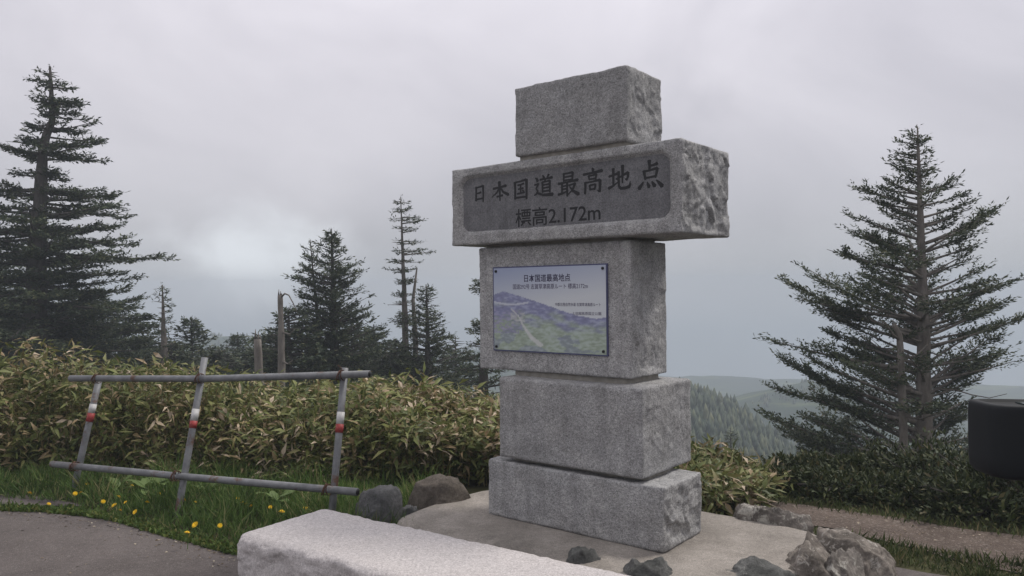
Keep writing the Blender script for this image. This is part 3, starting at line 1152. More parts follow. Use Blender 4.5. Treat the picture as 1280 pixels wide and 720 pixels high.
def make_barrier():
    foot = on(224, 636, -.15)
    root = empty('pipe_barrier', foot)
    tag(root, 'leaning grey galvanised pipe barrier with red and white bands before the bamboo', 'barrier')
    o = Vector(foot)

    def L(*ps):
        return [p - o for p in ps]
    PR = .0255
    posts = [(at(123.5, 476, 6.42), at(99.5, 580, 6.30), (505, 516, 527)), (at(256, 447, 5.98), at(224, 632, 5.72), (511, 526, 535)), (at(431, 460, 5.50), at(418, 606, 5.32), (515, 530, 541))]
    for a, b, (y0, y1, y2) in posts:
        d = (b - a).normalized()
        c = b + d * .35
        post = pipe('post', L(a, a.lerp(b, .5), b, c), PR, M['pipe'], root)

        def on_post(y):
            # point of the post at image height y
            best = min(range(400), key=lambda k: abs(image_y(a.lerp(b, k / 400)) - y))
            return a.lerp(b, best / 400)
        p0, p1, p2 = on_post(y0), on_post(y1), on_post(y2)
        pipe('white_band', L(p0, p1), PR + .002, M['white_tape'], post)
        pipe('red_band', L(p1 + d * .001, p2), PR + .0025, M['red_tape'], post)
    # rails lie on the camera side of the posts
    t0, t1 = at(88, 473, 6.33), at(462, 467.5, 5.38)
    tm = at(258, 473.5, 5.89)
    b0, b1 = at(65, 580, 6.28), at(447, 615, 5.16)
    for a, m_, b in ((t0, tm, t1), (b0, b0.lerp(b1, .5) - Vector((0, 0, .004)), b1)):
        rail = pipe('rail', L(a, m_, b), PR, M['pipe'], root, 14)
        e = (b - m_).normalized()
        pipe('end_shade_disc', L(b - e * .01, b + e * .002), PR * .8, M['bolt'], rail)  # dark disc on the closed rail end stands in for shade inside the pipe
    for px, py, dp in ((120, 473.5, 6.25), (249, 473, 5.90), (426, 469, 5.46), (93, 583, 6.20), (219, 595, 5.71), (408, 612, 5.26)):
        c = at(px, py, dp)
        b = MB()
        for k in range(3):
            ax = Vector((.05 * (k - 1) * .35, 0, 0))
            pts = []
            for q in range(13):
                a = 2 * math.pi * q / 12
                pts.append(c - o + ax + Vector((.012 * math.sin(a + k), .040 * math.cos(a), .036 * math.sin(a))))
            b.ring_tube(pts, [.0035] * 13, 5)
        b.ring_tube([c - o + Vector((0, -.04, .02)), c - o + Vector((.02, -.05, .05)), c - o + Vector((-.01, -.05, .075))], [.003] * 3, 5)
        b.build('wire_tie', M['rust'], root, True)


def image_y(p):
    y, zz = p.y, p.z - EYE
    yf = y * math.cos(PITCH) + zz * math.sin(PITCH)
    zu = -y * math.sin(PITCH) + zz * math.cos(PITCH)
    a, b = FPX * p.x / yf, FPX * zu / yf
    return 360 - (math.sin(ROLL) * a + math.cos(ROLL) * b)


make_barrier()

# ------------------------------------------------------------------ firs


def fir(name, label, base, H, r0, lean, ext, mat, bark, seed, n_br, up=(0, 10), curl=.0, hmin=.05, bare=.2, tuft=(.12, .05), dens=1.0,
        group='firs behind the bamboo', layers=None, dead_low=0, cat='fir tree', flat=.25, second=None, open_front=0.0, clump=.12):
    """trunk + limbs, and a crown of needle tufts laid along flat twigs.
    lean: [(h, dx, dy)], ext: [(h, left, right)] branch reach by height"""
    rnd = np.random.default_rng(seed)
    root = empty(name, base)
    tag(root, label, cat, group)

    def tp(h):
        return np.array([interp(h, [(a, b) for a, b, c in lean]), interp(h, [(a, c) for a, b, c in lean]), h])
    b = MB()
    hs = np.linspace(-.3, H, 26)
    b.ring_tube([tp(max(h, 0)) + np.array([0, 0, min(h, 0)]) for h in hs], [max(.012, r0 * (1 - .93 * max(h, 0) / H) * (1.0 + .25 * math.exp(-max(h, 0) / (.08 * H)))) for h in hs], 10, True, .25, seed)
    if second:
        pts, rr = second
        b.ring_tube([Vector(p) for p in pts], rr, 8, True, .2, seed + 3)
    Ps, Ds, Ns, Ls, Ws = [], [], [], [], []
    ga = rnd.uniform(0, 6.28)
    lay = layers
    for i in range(n_br):
        h = H * (hmin + (.985 - hmin) * (i + rnd.uniform(-.4, .4)) / n_br)
        if lay:
            # branches gather in tiers with gaps between
            q = min(lay, key=lambda z: abs(z - h))
            h = h + (q - h) * .6
        ga += 2.399 + rnd.uniform(-.35, .35)
        ca, sa = math.cos(ga), math.sin(ga)
        le, ri = interp(h, [(e[0], e[1]) for e in ext]), interp(h, [(e[0], e[2]) for e in ext])
        wgt = .5 + .5 * ca
        Lb = (le + (ri - le) * wgt) * rnd.uniform(.42, 1.1)
        # branches that point at or away from the viewer get the mean reach
        if Lb < .06 or (open_front and sa < -.25 and rnd.uniform() < open_front):
            continue
        el = R(rnd.uniform(*up))
        o = tp(h)
        o[2] -= math.tan(el) * Lb * .75
        o[:2] = tp(max(0.05, o[2]))[:2]
        nseg = 7
        ts = np.linspace(0, 1, nseg)
        wob = rnd.normal(0, .035, 2)
        pts = np.stack([o[0] + ca * Lb * ts - sa * wob[0] * Lb * np.sin(ts * 4), o[1] + sa * Lb * ts + ca * wob[0] * Lb * np.sin(ts * 4),
                        o[2] + math.tan(el) * Lb * ts + curl * Lb * (ts ** 2 - ts) + wob[1] * Lb * ts * .6], 1)
        rb = .012 + .015 * Lb
        b.ring_tube([Vector(p) for p in pts], list(np.linspace(rb, .004, nseg)), 5, False)
        # twigs
        m = max(4, int(Lb / (.085 / dens)))
        t0 = bare if Lb > .5 else .05
        tt = np.sort(rnd.uniform(t0, 1.0, m))
        cent = np.stack([np.interp(tt, ts, pts[:, k]) for k in range(3)], 1)
        tang = np.stack([np.interp(np.clip(tt + .05, 0, 1), ts, pts[:, k]) - np.interp(np.clip(tt - .05, 0, 1), ts, pts[:, k]) for k in range(3)], 1)
        tang = nrm(tang)
        for side in (-1, 1):
            a = np.radians(rnd.uniform(30, 68, m)) * side
            ct, st = np.cos(a), np.sin(a)
            d = np.stack([tang[:, 0] * ct - tang[:, 1] * st, tang[:, 0] * st + tang[:, 1] * ct, tang[:, 2] * .6 + rnd.uniform(-.10, .22, m)], 1)
            d = nrm(d)
            shape = np.clip(1 - .86 * tt, 0, 1) ** .62 * np.clip((tt - t0 + .12) / .25, 0, 1)
            ln = np.minimum(.85, (.10 + .40 * Lb * shape)) * rnd.uniform(.5, 1.1, m)
            for q in range(m):
                if noise.noise(Vector(cent[q] + d[q] * ln[q] * .5) * 2.6 + Vector((seed, 0, 0))) > clump:
                    continue
                k = max(2, int(ln[q] / (.024 / dens)))
                s = (np.arange(k) + rnd.uniform(0, 1, k)) / k * ln[q]
                P = cent[q] + d[q] * s[:, None] + rnd.normal(0, .012, (k, 3))
                P[:, 2] += .05 * (s / ln[q]) ** 2 - .02
                D = d[q] + rnd.normal(0, .5, (k, 3)) * np.array([1, 1, .7])
                Nn = np.array([0, 0, 1.0]) + rnd.normal(0, .55, (k, 3))
                Ps.append(P); Ds.append(D); Ns.append(Nn)
                Ls.append(tuft[0] * .78 * rnd.uniform(.6, 1.3, k)); Ws.append(tuft[1] * .68 * rnd.uniform(.6, 1.3, k))
    for i in range(dead_low):
        h = H * rnd.uniform(.12, .6)
        a = rnd.uniform(0, 6.28)
        L_ = rnd.uniform(.4, 1.4)
        o = tp(h)
        pts = [o + np.array([math.cos(a) * L_ * t, math.sin(a) * L_ * t, L_ * (.25 * t + .1 * math.sin(5 * t + i))]) for t in np.linspace(0, 1, 6)]
        b.ring_tube([Vector(p) for p in pts], list(np.linspace(.018, .004, 6)), 5, False)
    # leader tip
    k = 14
    top = tp(H)
    Ps.append(np.repeat(top[None], k, 0) + rnd.normal(0, .03, (k, 3)) - np.array([0, 0, .12]) * rnd.uniform(0, 1, (k, 1))); Ds.append(rnd.normal(0, .5, (k, 3)) + np.array([0, 0, .9]))
    Ns.append(rnd.normal(0, 1, (k, 3))); Ls.append(np.full(k, .06)); Ws.append(np.full(k, .02))
    b.build('trunk', bark, root, True)
    me = quad_mesh('crown', np.concatenate(Ps), np.concatenate(Ds), np.concatenate(Ns), np.concatenate(Ls), np.concatenate(Ws))
    link('crown', me, mat, root)
    return root


def px_tree(depth, base_px, base_y, top_y, lean_px, ext_px):
    """turn photo readings into metres: heights above the base and reaches"""
    sc_ = depth / FPX * 1.0
    b = at(base_px, base_y, depth)
    H = at(base_px, top_y, depth).z - b.z
    hz = lambda y: at(base_px, y, depth).z - b.z
    lean = sorted([(hz(y), (x - base_px) * sc_, 0.0) for y, x in lean_px])
    ext = sorted([(hz(y), l * sc_, r * sc_) for y, l, r in ext_px])
    return (b.x, b.y, b.z), H, lean, ext, hz


# big fir on the left
base, H, lean, ext, hz = px_tree(20, 40, 500, 83, [(500, 40), (440, 43), (300, 48), (200, 55), (176, 57), (150, 68), (100, 66), (83, 65)],
                                 [(83, 4, 6), (100, 34, 24), (125, 26, 42), (140, 22, 40), (155, 44, 50), (180, 54, 66), (190, 58, 84), (208, 22, 22), (225, 40, 40), (240, 70, 84), (270, 95, 122), (300, 105, 130),
                                  (325, 120, 146), (350, 110, 110), (375, 135, 158), (400, 130, 120), (440, 150, 150), (500, 150, 170)])
fir('fir_tree', 'tallest big fir with a kinked trunk at the left edge', base, H, .36, lean, ext, M['needle'], M['bark'], 11, 330, up=(-7, 13), curl=.10, hmin=.10, bare=.16,
    layers=[hz(y) for y in (90, 105, 128, 141, 157, 178, 190, 218, 240, 262, 285, 303, 322, 345, 368, 385, 405, 430, 455, 480)], tuft=(.14, .06), open_front=.45)
# right fir
base, H, lean, ext, hz = px_tree(13, 1155, 625, 158, [(625, 1155), (400, 1157), (158, 1152)],
                                 [(158, 14, 6), (180, 20, 8), (196, 34, 36), (210, 34, 26), (222, 40, 30), (240, 76, 58), (258, 44, 84), (275, 106, 92), (300, 80, 112), (320, 128, 98), (350, 152, 122), (395, 145, 126),
                                  (430, 165, 140), (456, 196, 136), (480, 170, 110), (505, 175, 95), (540, 204, 95), (580, 185, 105), (625, 150, 115)])
fir('fir_tree', 'upswept fir with bare pale lower branches standing right of the monument', base, H, .17, lean, ext, M['needle_light'], M['bark_pale'], 23, 330, up=(12, 27), curl=.10, hmin=.03, bare=.40,
    tuft=(.095, .04), dens=1.25, group='firs right of the monument', dead_low=16, open_front=.85, clump=.22)
# centre fir
base, H, lean, ext, hz = px_tree(20, 420, 500, 286, [(500, 420), (286, 416)],
                                 [(286, 4, 5), (305, 20, 14), (320, 30, 24), (342, 52, 44), (365, 50, 36), (385, 58, 54), (400, 64, 50), (420, 70, 60), (440, 78, 64), (470, 90, 76), (500, 90, 80)])
fir('fir_tree', 'dense conical fir with two leaders behind the right barrier post', base, H, .16, lean, ext, M['needle'], M['bark'], 31, 210, up=(10, 30), curl=.02, hmin=.02, bare=.08, tuft=(.13, .05), dens=1.05)
base, H, lean, ext, hz = px_tree(20.4, 396, 480, 300, [(480, 405), (380, 396), (300, 389)],
                                 [(300, 5, 6), (312, 12, 10), (330, 20, 14), (350, 28, 16), (380, 30, 20), (420, 36, 20), (480, 40, 20)])
fir('fir_tree', 'slim second leader pressed against the left of the dense conical fir', base, H, .09, lean, ext, M['needle'], M['bark'], 37, 52, up=(12, 30), hmin=.2, bare=.08, tuft=(.12, .045))
# tall thin fir
base, H, lean, ext, hz = px_tree(22, 508, 495, 246, [(495, 508), (400, 507), (246, 503)],
                                 [(246, 3, 3), (256, 10, 14), (270, 16, 30), (282, 10, 30), (292, 8, 14), (302, 16, 30), (312, 14, 42), (326, 14, 42), (338, 22, 26), (350, 12, 22), (365, 14, 14), (380, 26, 10), (395, 18, 12), (440, 10, 8), (495, 6, 6)])
s22 = 22 / FPX
fir('fir_tree', 'tall thin sparse fir with a bare double trunk left of the monument', base, H, .13, lean, ext, M['needle_light'], M['bark_pale'], 41, 88, up=(-6, 10), curl=.02, hmin=.3, bare=.06, tuft=(.13, .045), dens=.9,
    layers=[hz(y) for y in (252, 262, 274, 286, 303, 314, 327, 338, 352, 368, 380, 394)], second=([(.26, .1, 0), (.26, .08, 1.6), (.2, .05, 2.7), (.32, .05, 3.6)], [.09, .08, .05, .02]), dead_low=5)
# dense fir right of it
base, H, lean, ext, hz = px_tree(21, 537, 510, 356, [(510, 537), (356, 534)], [(356, 4, 5), (372, 12, 14), (392, 24, 24), (418, 36, 42), (440, 46, 50), (470, 56, 56), (510, 60, 60)])
fir('fir_tree', 'mid green dense fir just right of the tall thin fir', base, H, .13, lean, ext, M['needle_light'], M['bark'], 43, 125, up=(4, 22), hmin=.02, bare=.08, tuft=(.13, .05))
# fir behind the monument
base, H, lean, ext, hz = px_tree(19, 605, 520, 335, [(520, 604), (335, 606)], [(335, 4, 6), (356, 20, 20), (392, 12, 14), (415, 26, 24), (432, 34, 34), (455, 44, 44), (480, 46, 50), (520, 50, 50)])
t = fir('fir_tree', 'dark fir half hidden behind the monument board block', base, H, .15, lean, ext, M['needle'], M['bark'], 47, 88, up=(-6, 10), hmin=.04, bare=.12, tuft=(.13, .05),
        layers=[hz(y) for y in (356, 412, 430, 447, 462, 478, 495)])
# small firs in the gaps
for (dp, x, yb, yt, w, n, sd_, lab) in ((24, 240, 500, 397, 34, 80, 51, 'small rounded fir right of the broken mossy snag'), (27, 298, 500, 417, 33, 70, 53, 'small far fir left of the short grey stump'),
                                        (19, 362, 500, 384, 42, 80, 55, 'low fir behind the tall grey snag'), (24, 468, 505, 405, 40, 80, 57, 'dim fir between the dense conical and the tall thin fir'),
                                        (23, 118, 505, 360, 80, 110, 59, 'dark lower fir behind the big left fir'), (24, -20, 505, 300, 90, 110, 61, 'dark fir cut by the left edge behind the big fir'),
                                        (25, 175, 505, 420, 50, 70, 63, 'low dark fir left of the broken mossy snag'), (26, 570, 510, 420, 36, 60, 65, 'small dim fir left of the dark fir behind the monument'),
                                        (23, 325, 505, 435, 42, 70, 67, 'lowest dark fir around the short grey stump'), (22, 275, 510, 436, 46, 80, 68, 'low bushy fir behind the top rail of the barrier'),
                                        (21, 215, 510, 428, 44, 80, 69, 'low dark fir at the foot of the broken mossy snag'), (24, 345, 510, 410, 40, 80, 70, 'dark fir between the tall grey snag and the dense conical fir'),
                                        (22, 495, 510, 425, 44, 80, 74, 'low dark fir around the bare double trunk'), (23, 440, 510, 400, 46, 80, 75, 'low fir hugging the right foot of the dense conical fir')):
    base, H, lean, ext, hz = px_tree(dp, x, yb, yt, [(yb, x), (yt, x)], [(yt, 5, 5), (yt + (yb - yt) * .12, w * .55, w * .6), (yt + (yb - yt) * .35, w * 1.15, w * 1.1), (yt + (yb - yt) * .6, w * 1.2, w * 1.2), (yb, w * 1.25, w * 1.25)])
    fir('fir_tree', lab, base, H, .10, lean, ext, M['needle'], M['bark'], sd_, int(n * 1.4), up=(-4, 14), hmin=.03, bare=.1, tuft=(.16, .075), dens=.85)
base, H, lean, ext, hz = px_tree(30, 915, 640, 536, [(640, 916), (536, 914)], [(536, 3, 3), (550, 12, 12), (575, 22, 20), (610, 26, 24), (640, 26, 26)])
fir('fir_tree', 'small dark fir on the slope behind the right bamboo clump', base, H, .10, lean, ext, M['needle'], M['bark'], 71, 70, up=(0, 16), hmin=.03, bare=.1, tuft=(.14, .055), dens=.8, group='firs right of the monument')


def snag(label, depth, pts_px, r0, r1, seed, branches=(), mat='deadwood', tufts=0, group='dead trunks among the firs'):
    P = [at(x, y, depth) for x, y in pts_px]
    base = P[0]
    root = empty('dead_tree', base)
    tag(root, label, 'dead tree', group)
    b = MB()
    n = len(P)
    Q = []
    for i in range(n - 1):
        for j in range(4):
            Q.append(P[i].lerp(P[i + 1], j / 4) - base)
    Q.append(P[-1] - base)
    b.ring_tube(Q, list(np.linspace(r0, r1, len(Q))), 9, True, .3, seed)
    # splintered top
    for k in range(4):
        a = 1.7 * k
        q = Q[-1] + Vector((math.cos(a), math.sin(a), 0)) * r1 * .6
        b.ring_tube([q, q + Vector((.01, 0, r1 * (1.0 + .8 * (k % 3))))], [r1 * .35, .004], 5)
    b.build('trunk', M[mat], root, True)
    for pl in branches:
        bb = MB()
        bb.ring_tube([at(x, y, depth + dz) - base for x, y, dz in pl], list(np.linspace(.022, .008, len(pl))), 6)
        bb.build('limb', M[mat], root, True)
    return root


snag('tall grey snag with a hooked top behind the top rail', 17, [(352, 500), (352, 440), (351, 400), (350, 369)], .088, .05, 2,
     branches=[[(351, 372, 0), (356, 367, -.1), (361, 369, -.2), (367, 380, -.3), (372, 392, -.3)], [(352, 415, 0), (362, 418, -.2), (368, 412, -.3)], [(353, 452, 0), (360, 455, -.2), (366, 450, -.3)]])
snag('short grey stump left of the tall snag', 15, [(326, 500), (324, 470), (322, 424)], .095, .075, 5)
base, H, lean, ext, hz = px_tree(20, 206, 505, 356, [(505, 207), (356, 204)], [(356, 3, 3), (372, 8, 8), (380, 12, 20), (400, 14, 12), (412, 16, 18), (432, 22, 18), (455, 24, 20), (505, 20, 20)])
fir('fir_tree', 'broken topped mossy snag with short green tufts right of the big fir', base, H, .14, lean, ext, M['needle'], M['bark_pale'], 73, 46, up=(-4, 12), hmin=.15, bare=.1, tuft=(.13, .05), dens=.8, group='dead trunks among the firs')
snag('thin dead trunk with a hooked top in front of the right fir', 12.2, [(1131, 640), (1130, 560), (1127, 470), (1124, 420), (1117, 405)], .075, .03, 8,
     branches=[[(1125, 425, 0), (1116, 418, -.1), (1107, 404, -.2), (1099, 400, -.2)], [(1128, 480, 0), (1112, 476, -.2), (1098, 466, -.3)], [(1127, 450, 0), (1146, 444, .1), (1160, 430, .1)],
               [(1130, 520, 0), (1150, 524, -.3), (1186, 512, -.4), (1200, 504, -.5)]], mat='bark_pale')

# ------------------------------------------------------------------ far wood on the slopes


def far_wood():
    P, Hh = [], []
    r2 = random.Random(5)
    while len(P) < 15000:
        az = R(r2.uniform(-40, 42))
        r = 38 * (300 / 38) ** r2.random()
        x, y = r * math.sin(az), r * math.cos(az)
        f = fbm(x * .03, y * .03, 9.0, 4)
        if f < -.02 - .1 * (r < 65):
            continue
        P.append((x, y, ground_z(x, y)))
        Hh.append(r2.uniform(.7, 2.0) * (1.0 if r > 80 else .8))
    P = np.array(P)
    Hh = np.array(Hh)
    n = len(P)
    V = np.zeros((n, 11, 3))
    a = rng.uniform(0, 6.28, n)
    for lvl, (hz_, rr) in enumerate(((.08, .30), (.45, .20))):
        for k in range(5):
            an = a + 2 * math.pi * k / 5 + lvl * .6
            jr = rr * Hh * rng.uniform(.6, 1.2, n)
            V[:, lvl * 5 + k] = P + np.stack([np.cos(an) * jr, np.sin(an) * jr, Hh * hz_], 1)
    V[:, 10] = P + np.stack([0 * Hh, 0 * Hh, Hh], 1)
    F = []
    for k in range(5):
        q = (k + 1) % 5
        F += [(k, q, 5 + q), (k, 5 + q, 5 + k), (5 + k, 5 + q, 10)]
    F = (np.arange(n)[:, None, None] * 11 + np.array(F)[None]).reshape(-1, 3)
    me = np_mesh('far_wood', V.reshape(-1, 3), F)
    tag(link('far_wood', me, M['needle']), 'conifer wood scattered over the hazy slopes', kind='stuff')


far_wood()

# ------------------------------------------------------------------ dwarf bamboo


def bamboo(name, label, spots, height, seed, leaf=(.122, .031), spread=1.0):
    """spots: list of (x, y) stem positions"""
    rnd = np.random.default_rng(seed)
    Ps, Ds, Ns, Ls, Ws = [], [], [], [], []
    Ps2, Ds2 = [], []
    st = MB()
    for (x, y) in spots:
        gz = ground_z(x, y)
        h = height(x, y) * rnd.uniform(.62, 1.08)
        if h < .1:
            continue
        lx, ly = rnd.normal(0, .10, 2)
        ly -= .06
        top = np.array([x + lx * h * 1.6, y + ly * h * 1.6, gz + h])
        if rnd.uniform() < .5:
            st.ring_tube([Vector((x, y, gz - .02)), Vector((x + lx * h * .5, y + ly * h * .5, gz + h * .55)), Vector(top)], [.005, .0045, .003], 4, False)
        # sprays at the tip and lower down the stem
        for lev in (1.0, rnd.uniform(.72, .9), rnd.uniform(.45, .7), rnd.uniform(.15, .5)):
            k = rnd.integers(4, 8) if lev > .7 else rnd.integers(3, 6)
            c = np.array([x, y, gz]) + (top - np.array([x, y, gz])) * lev
            a0 = rnd.uniform(0, 6.28)
            a = a0 + np.arange(k) * (2.2 / k) * rnd.uniform(.8, 2.4) + rnd.normal(0, .25, k)
            e = rnd.normal(.12, .5, k)
            D = np.stack([np.cos(a) * np.cos(e), np.sin(a) * np.cos(e), np.sin(e)], 1)
            Nn = np.array([0, -.15, 1.0]) + rnd.normal(0, .6, (k, 3))
            Ps.append(np.repeat(c[None], k, 0) + D * .015 + rnd.normal(0, .018, (k, 3)))
            Ds.append(D); Ns.append(Nn)
            Ls.append(leaf[0] * rnd.uniform(.4, 1.4, k)); Ws.append(leaf[1] * rnd.uniform(.6, 1.3, k) * np.where(rnd.uniform(0, 1, k) < .1, .4, 1.0))
        if rnd.uniform() < .22:
            # bare straw coloured tips and shrivelled leaves
            k = 4
            a = rnd.uniform(0, 6.28, k)
            e = rnd.uniform(-.9, 1.4, k)
            Ps2.append(np.repeat(top[None], k, 0) + rnd.normal(0, .04, (k, 3)) - np.array([0, 0, .5 * h]) * rnd.uniform(0, 1, (k, 1)))
            Ds2.append(np.stack([np.cos(a) * np.cos(e), np.sin(a) * np.cos(e), np.sin(e)], 1))
    me = leaf_mesh(name, np.concatenate(Ps), np.concatenate(Ds), np.concatenate(Ns), np.concatenate(Ls), np.concatenate(Ws), .22, .16)
    o = tag(link(name, me, M['bamboo']), label, kind='stuff')
    n2 = sum(len(q) for q in Ps2)
    me2 = leaf_mesh('dry_leaves', np.concatenate(Ps2), np.concatenate(Ds2), rnd.normal(0, 1, (n2, 3)), leaf[0] * rnd.uniform(.4, 1.1, n2), np.full(n2, leaf[1] * .38) * rnd.uniform(.5, 1.4, n2), .45, .3)
    tag(link('dry_leaves', me2, M['straw'], o), kind='stuff')
    c = st.build('bamboo_canes', M['cane'], o)
    c['kind'] = 'stuff'
    return o


def scatter(n, fn, seed):
    rnd = random.Random(seed)
    out = []
    while len(out) < n:
        p = fn(rnd)
        if p:
            out.append(p)
    return out


def left_zone(rnd):
    x, y = rnd.uniform(-6.8, .9), 6.55 + 4.2 * rnd.random() ** 1.5
    front = interp(x, [(-6.8, 6.95), (-3.9, 6.9), (-2.5, 6.75), (-1.2, 6.4), (-.4, 6.15), (.9, 6.1)]) + .2 * noise.noise(Vector((x * 1.5, 0, 0)))
    return (x, y) if y > front else None


def left_height(x, y):
    h = interp(x, [(-6.5, .88), (-3.9, .84), (-3.0, .72), (-2.0, .62), (-1, .60), (0, .54), (1, .48)])
    return (h - .03 + .30 * fbm(x * .9, y * .9, 3.3) + .10 * max(0, y - 7.5) * .5) * sstep(-.12, .35, y - interp(x, [(-6.8, 6.95), (-3.9, 6.9), (-2.5, 6.75), (-1.2, 6.4), (-.4, 6.15), (.9, 6.1)])) * .95 + .05


bamboo('dwarf_bamboo', 'tangled olive and straw dwarf bamboo thicket behind the barrier', scatter(4700, left_zone, 3), left_height, 5)


def right_zone(rnd):
    x, y = rnd.uniform(.9, 2.6), rnd.uniform(5.4, 8.0)
    k = .568 * x + .823 * y
    lim = interp(x, [(.9, 5.75), (1.3, 5.35), (1.65, 5.45), (2.0, 5.98), (2.6, 6.0)])
    return (x, y) if y > lim and k < 6.75 and x < 2.2 else None


def right_height(x, y):
    h = interp(x, [(.9, .30), (1.4, .25), (1.8, .19), (2.1, .12), (2.5, .08)])
    return h * (1 + .3 * fbm(x * 2, y * 2, 8.3))


bamboo('dwarf_bamboo', 'low dwarf bamboo clump with straw tips right of the monument', scatter(420, right_zone, 9), right_height, 15, leaf=(.125, .031))

# ------------------------------------------------------------------ low shrubs right


def shrub(label, px, py, depth, w, h, n, seed, cat='shrub', mat='shrub'):
    p = at(px, py, depth)
    gz = ground_z(p.x, depth)
    root = empty('low_shrub', (p.x, depth, gz))
    tag(root, label, cat, 'low shrubs beyond the gravel path')
    rnd = np.random.default_rng(seed)
    n = int(n * 1.9)
    u = rnd.normal(0, 1, (n, 3))
    u = nrm(u) * (rnd.uniform(.35, 1, (n, 1)) ** .5)
    u[:, 2] = np.abs(u[:, 2])
    lump = np.array([1 + .75 * noise.noise(Vector(v) * 2.0 + Vector((seed * 3.3, 0, 0))) for v in u])[:, None]
    P = u * lump * np.array([w / 2, w / 2.6, h])
    D = u + rnd.normal(0, .6, (n, 3)) + np.array([0, 0, .3])
    Nn = np.array([0, 0, 1.0]) + rnd.normal(0, .6, (n, 3))
    me = leaf_mesh('foliage', P, D, Nn, .055 * rnd.uniform(.6, 1.4, n), .020 * rnd.uniform(.7, 1.4, n), .15, .1)
    link('foliage', me, M[mat], root)
    b = MB()
    for k in range(9):
        a = k * 2.4
        q = Vector((math.cos(a) * w * .36, math.sin(a) * w * .28, h * rnd.uniform(.55, .95)))
        b.ring_tube([Vector((0, 0, -.05)), q * .5 + Vector((0, 0, .05)), q], [.012, .009, .004], 5, False)
    b.build('stem', M['bark'], root)


for i, (px, py, dp, w, h, n, lab) in enumerate(((1010, 615, 7.0, .9, .20, 1500, 'low dark shrub right of the small bamboo clump'), (1085, 620, 6.9, 1.1, .32, 1900, 'dark shrub below the thin dead trunk'),
                                                (1160, 625, 6.5, 1.1, .42, 1900, 'dark spreading shrub at the foot of the right fir'), (1235, 640, 5.9, 1.0, .40, 1700, 'shrub beneath the black side mirror'),
                                                (1300, 650, 5.6, 1.1, .42, 1600, 'shrub at the right edge beyond the path'), (1140, 600, 8.6, 1.6, .5, 2400, 'wide dark shrub behind the front row beside the fir trunks'),
                                                (1240, 605, 8.0, 1.6, .42, 2000, 'wide low shrub behind the shrub beneath the mirror'), (1050, 600, 8.8, 1.2, .16, 1600, 'low shrub on the slope left of the fir trunks'),
                                                (985, 620, 6.35, .6, .13, 1100, 'lowest dark shrub touching the small bamboo clump'), (1045, 630, 6.15, .9, .17, 1300, 'small dark shrub along the near side of the path verge'),
                                                (1135, 640, 5.95, .9, .22, 1300, 'low shrub hugging the far edge of the path under the fir'), (1215, 652, 5.6, .9, .24, 1300, 'low shrub hugging the far edge of the path under the mirror'))):
    shrub(lab, px, py, dp, w, h, n, 80 + i)

# ------------------------------------------------------------------ grass and weeds


def edge_y(x):
    return interp(x, [(-9, 6.3), (-3.95, 5.95), (-3.51, 5.89), (-3.14, 5.77), (-2.83, 5.62), (-2.41, 5.32), (-2.12, 5.14), (-1.77, 4.91), (-1.3, 4.72), (-.6, 4.62)])


def grass(name, label, n, fn, seed, hgt, mat='grass', wid=.008):
    rnd = np.random.default_rng(seed)
    pts = np.array(scatter(n, fn, seed))
    n = len(pts)
    P = np.stack([pts[:, 0], pts[:, 1], np.full(n, GZ - .005)], 1)
    H_ = np.array([hgt(x, y) for x, y in pts]) * rnd.uniform(.45, 1.15, n)
    D = np.stack([rnd.normal(0, .35, n), rnd.normal(-.05, .35, n), np.ones(n)], 1)
    Nn = rnd.normal(0, 1, (n, 3)) * np.array([1, 1, .1])
    me = leaf_mesh(name, P, D, Nn, H_, np.full(n, wid) * rnd.uniform(.6, 1.5, n), .3, .1)
    return tag(link(name, me, M[mat]), label, kind='stuff')


def g_left(rnd):
    x = rnd.uniform(-5.6, -.55)
    y = rnd.uniform(4.6, 7.2)
    e = edge_y(x) + .05 * noise.noise(Vector((x * 5, y * 5, 2)))
    if y < e or y > interp(x, [(-5.6, 7.0), (-2.5, 6.95), (-.5, 6.5)]):
        return None
    if x < -3.35 and abs(y - interp(x, [(-6, 6.52), (-3.3, 6.03)])) < interp(x, [(-6, .22), (-3.3, .05)]):
        return None
    return (x, y)


def gh_left(x, y):
    d = y - edge_y(x)
    return (.045 + .16 * sstep(0, .4, d)) * max(.25, 1 + 1.0 * fbm(x * 2.6, y * 2.6, 5))


grass('grass', 'lush green grass verge under the pipe barrier', 21000, g_left, 21, gh_left)
grass('ground_cover', 'creeping clover like weeds along the asphalt edge', 3600, lambda r: (lambda x: (x, edge_y(x) + abs(r.gauss(0, .07)) - .03))(r.uniform(-4.6, -1.2)), 23, lambda x, y: .05, 'clover', .026)


def g_right(rnd):
    x, y = rnd.uniform(1.75, 4.5), rnd.uniform(2.6, 5.4)
    k = .568 * x + .823 * y
    lo, hi = 5.02, 5.58
    n_ = .05 * noise.noise(Vector((x * 3, y * 3, 0)))
    if not (lo + n_ < k - max(0, (2.1 - x)) * .3 < hi + n_ - .12):
        return None
    return (x, y)


grass('grass', 'dark grass strip between the boulders and the gravel path', 6000, g_right, 27, lambda x, y: .085 * max(.2, 1 + 1.1 * fbm(x * 3, y * 3, 5)), 'grass_dull')


def g_path(rnd):
    x = rnd.uniform(1.6, 5.0)
    y = (6.07 - .568 * x) / .823 + rnd.gauss(0, .06)
    return (x, y)


grass('grass', 'short weeds along the far edge of the gravel path', 900, g_path, 29, lambda x, y: .10, 'grass_dull')


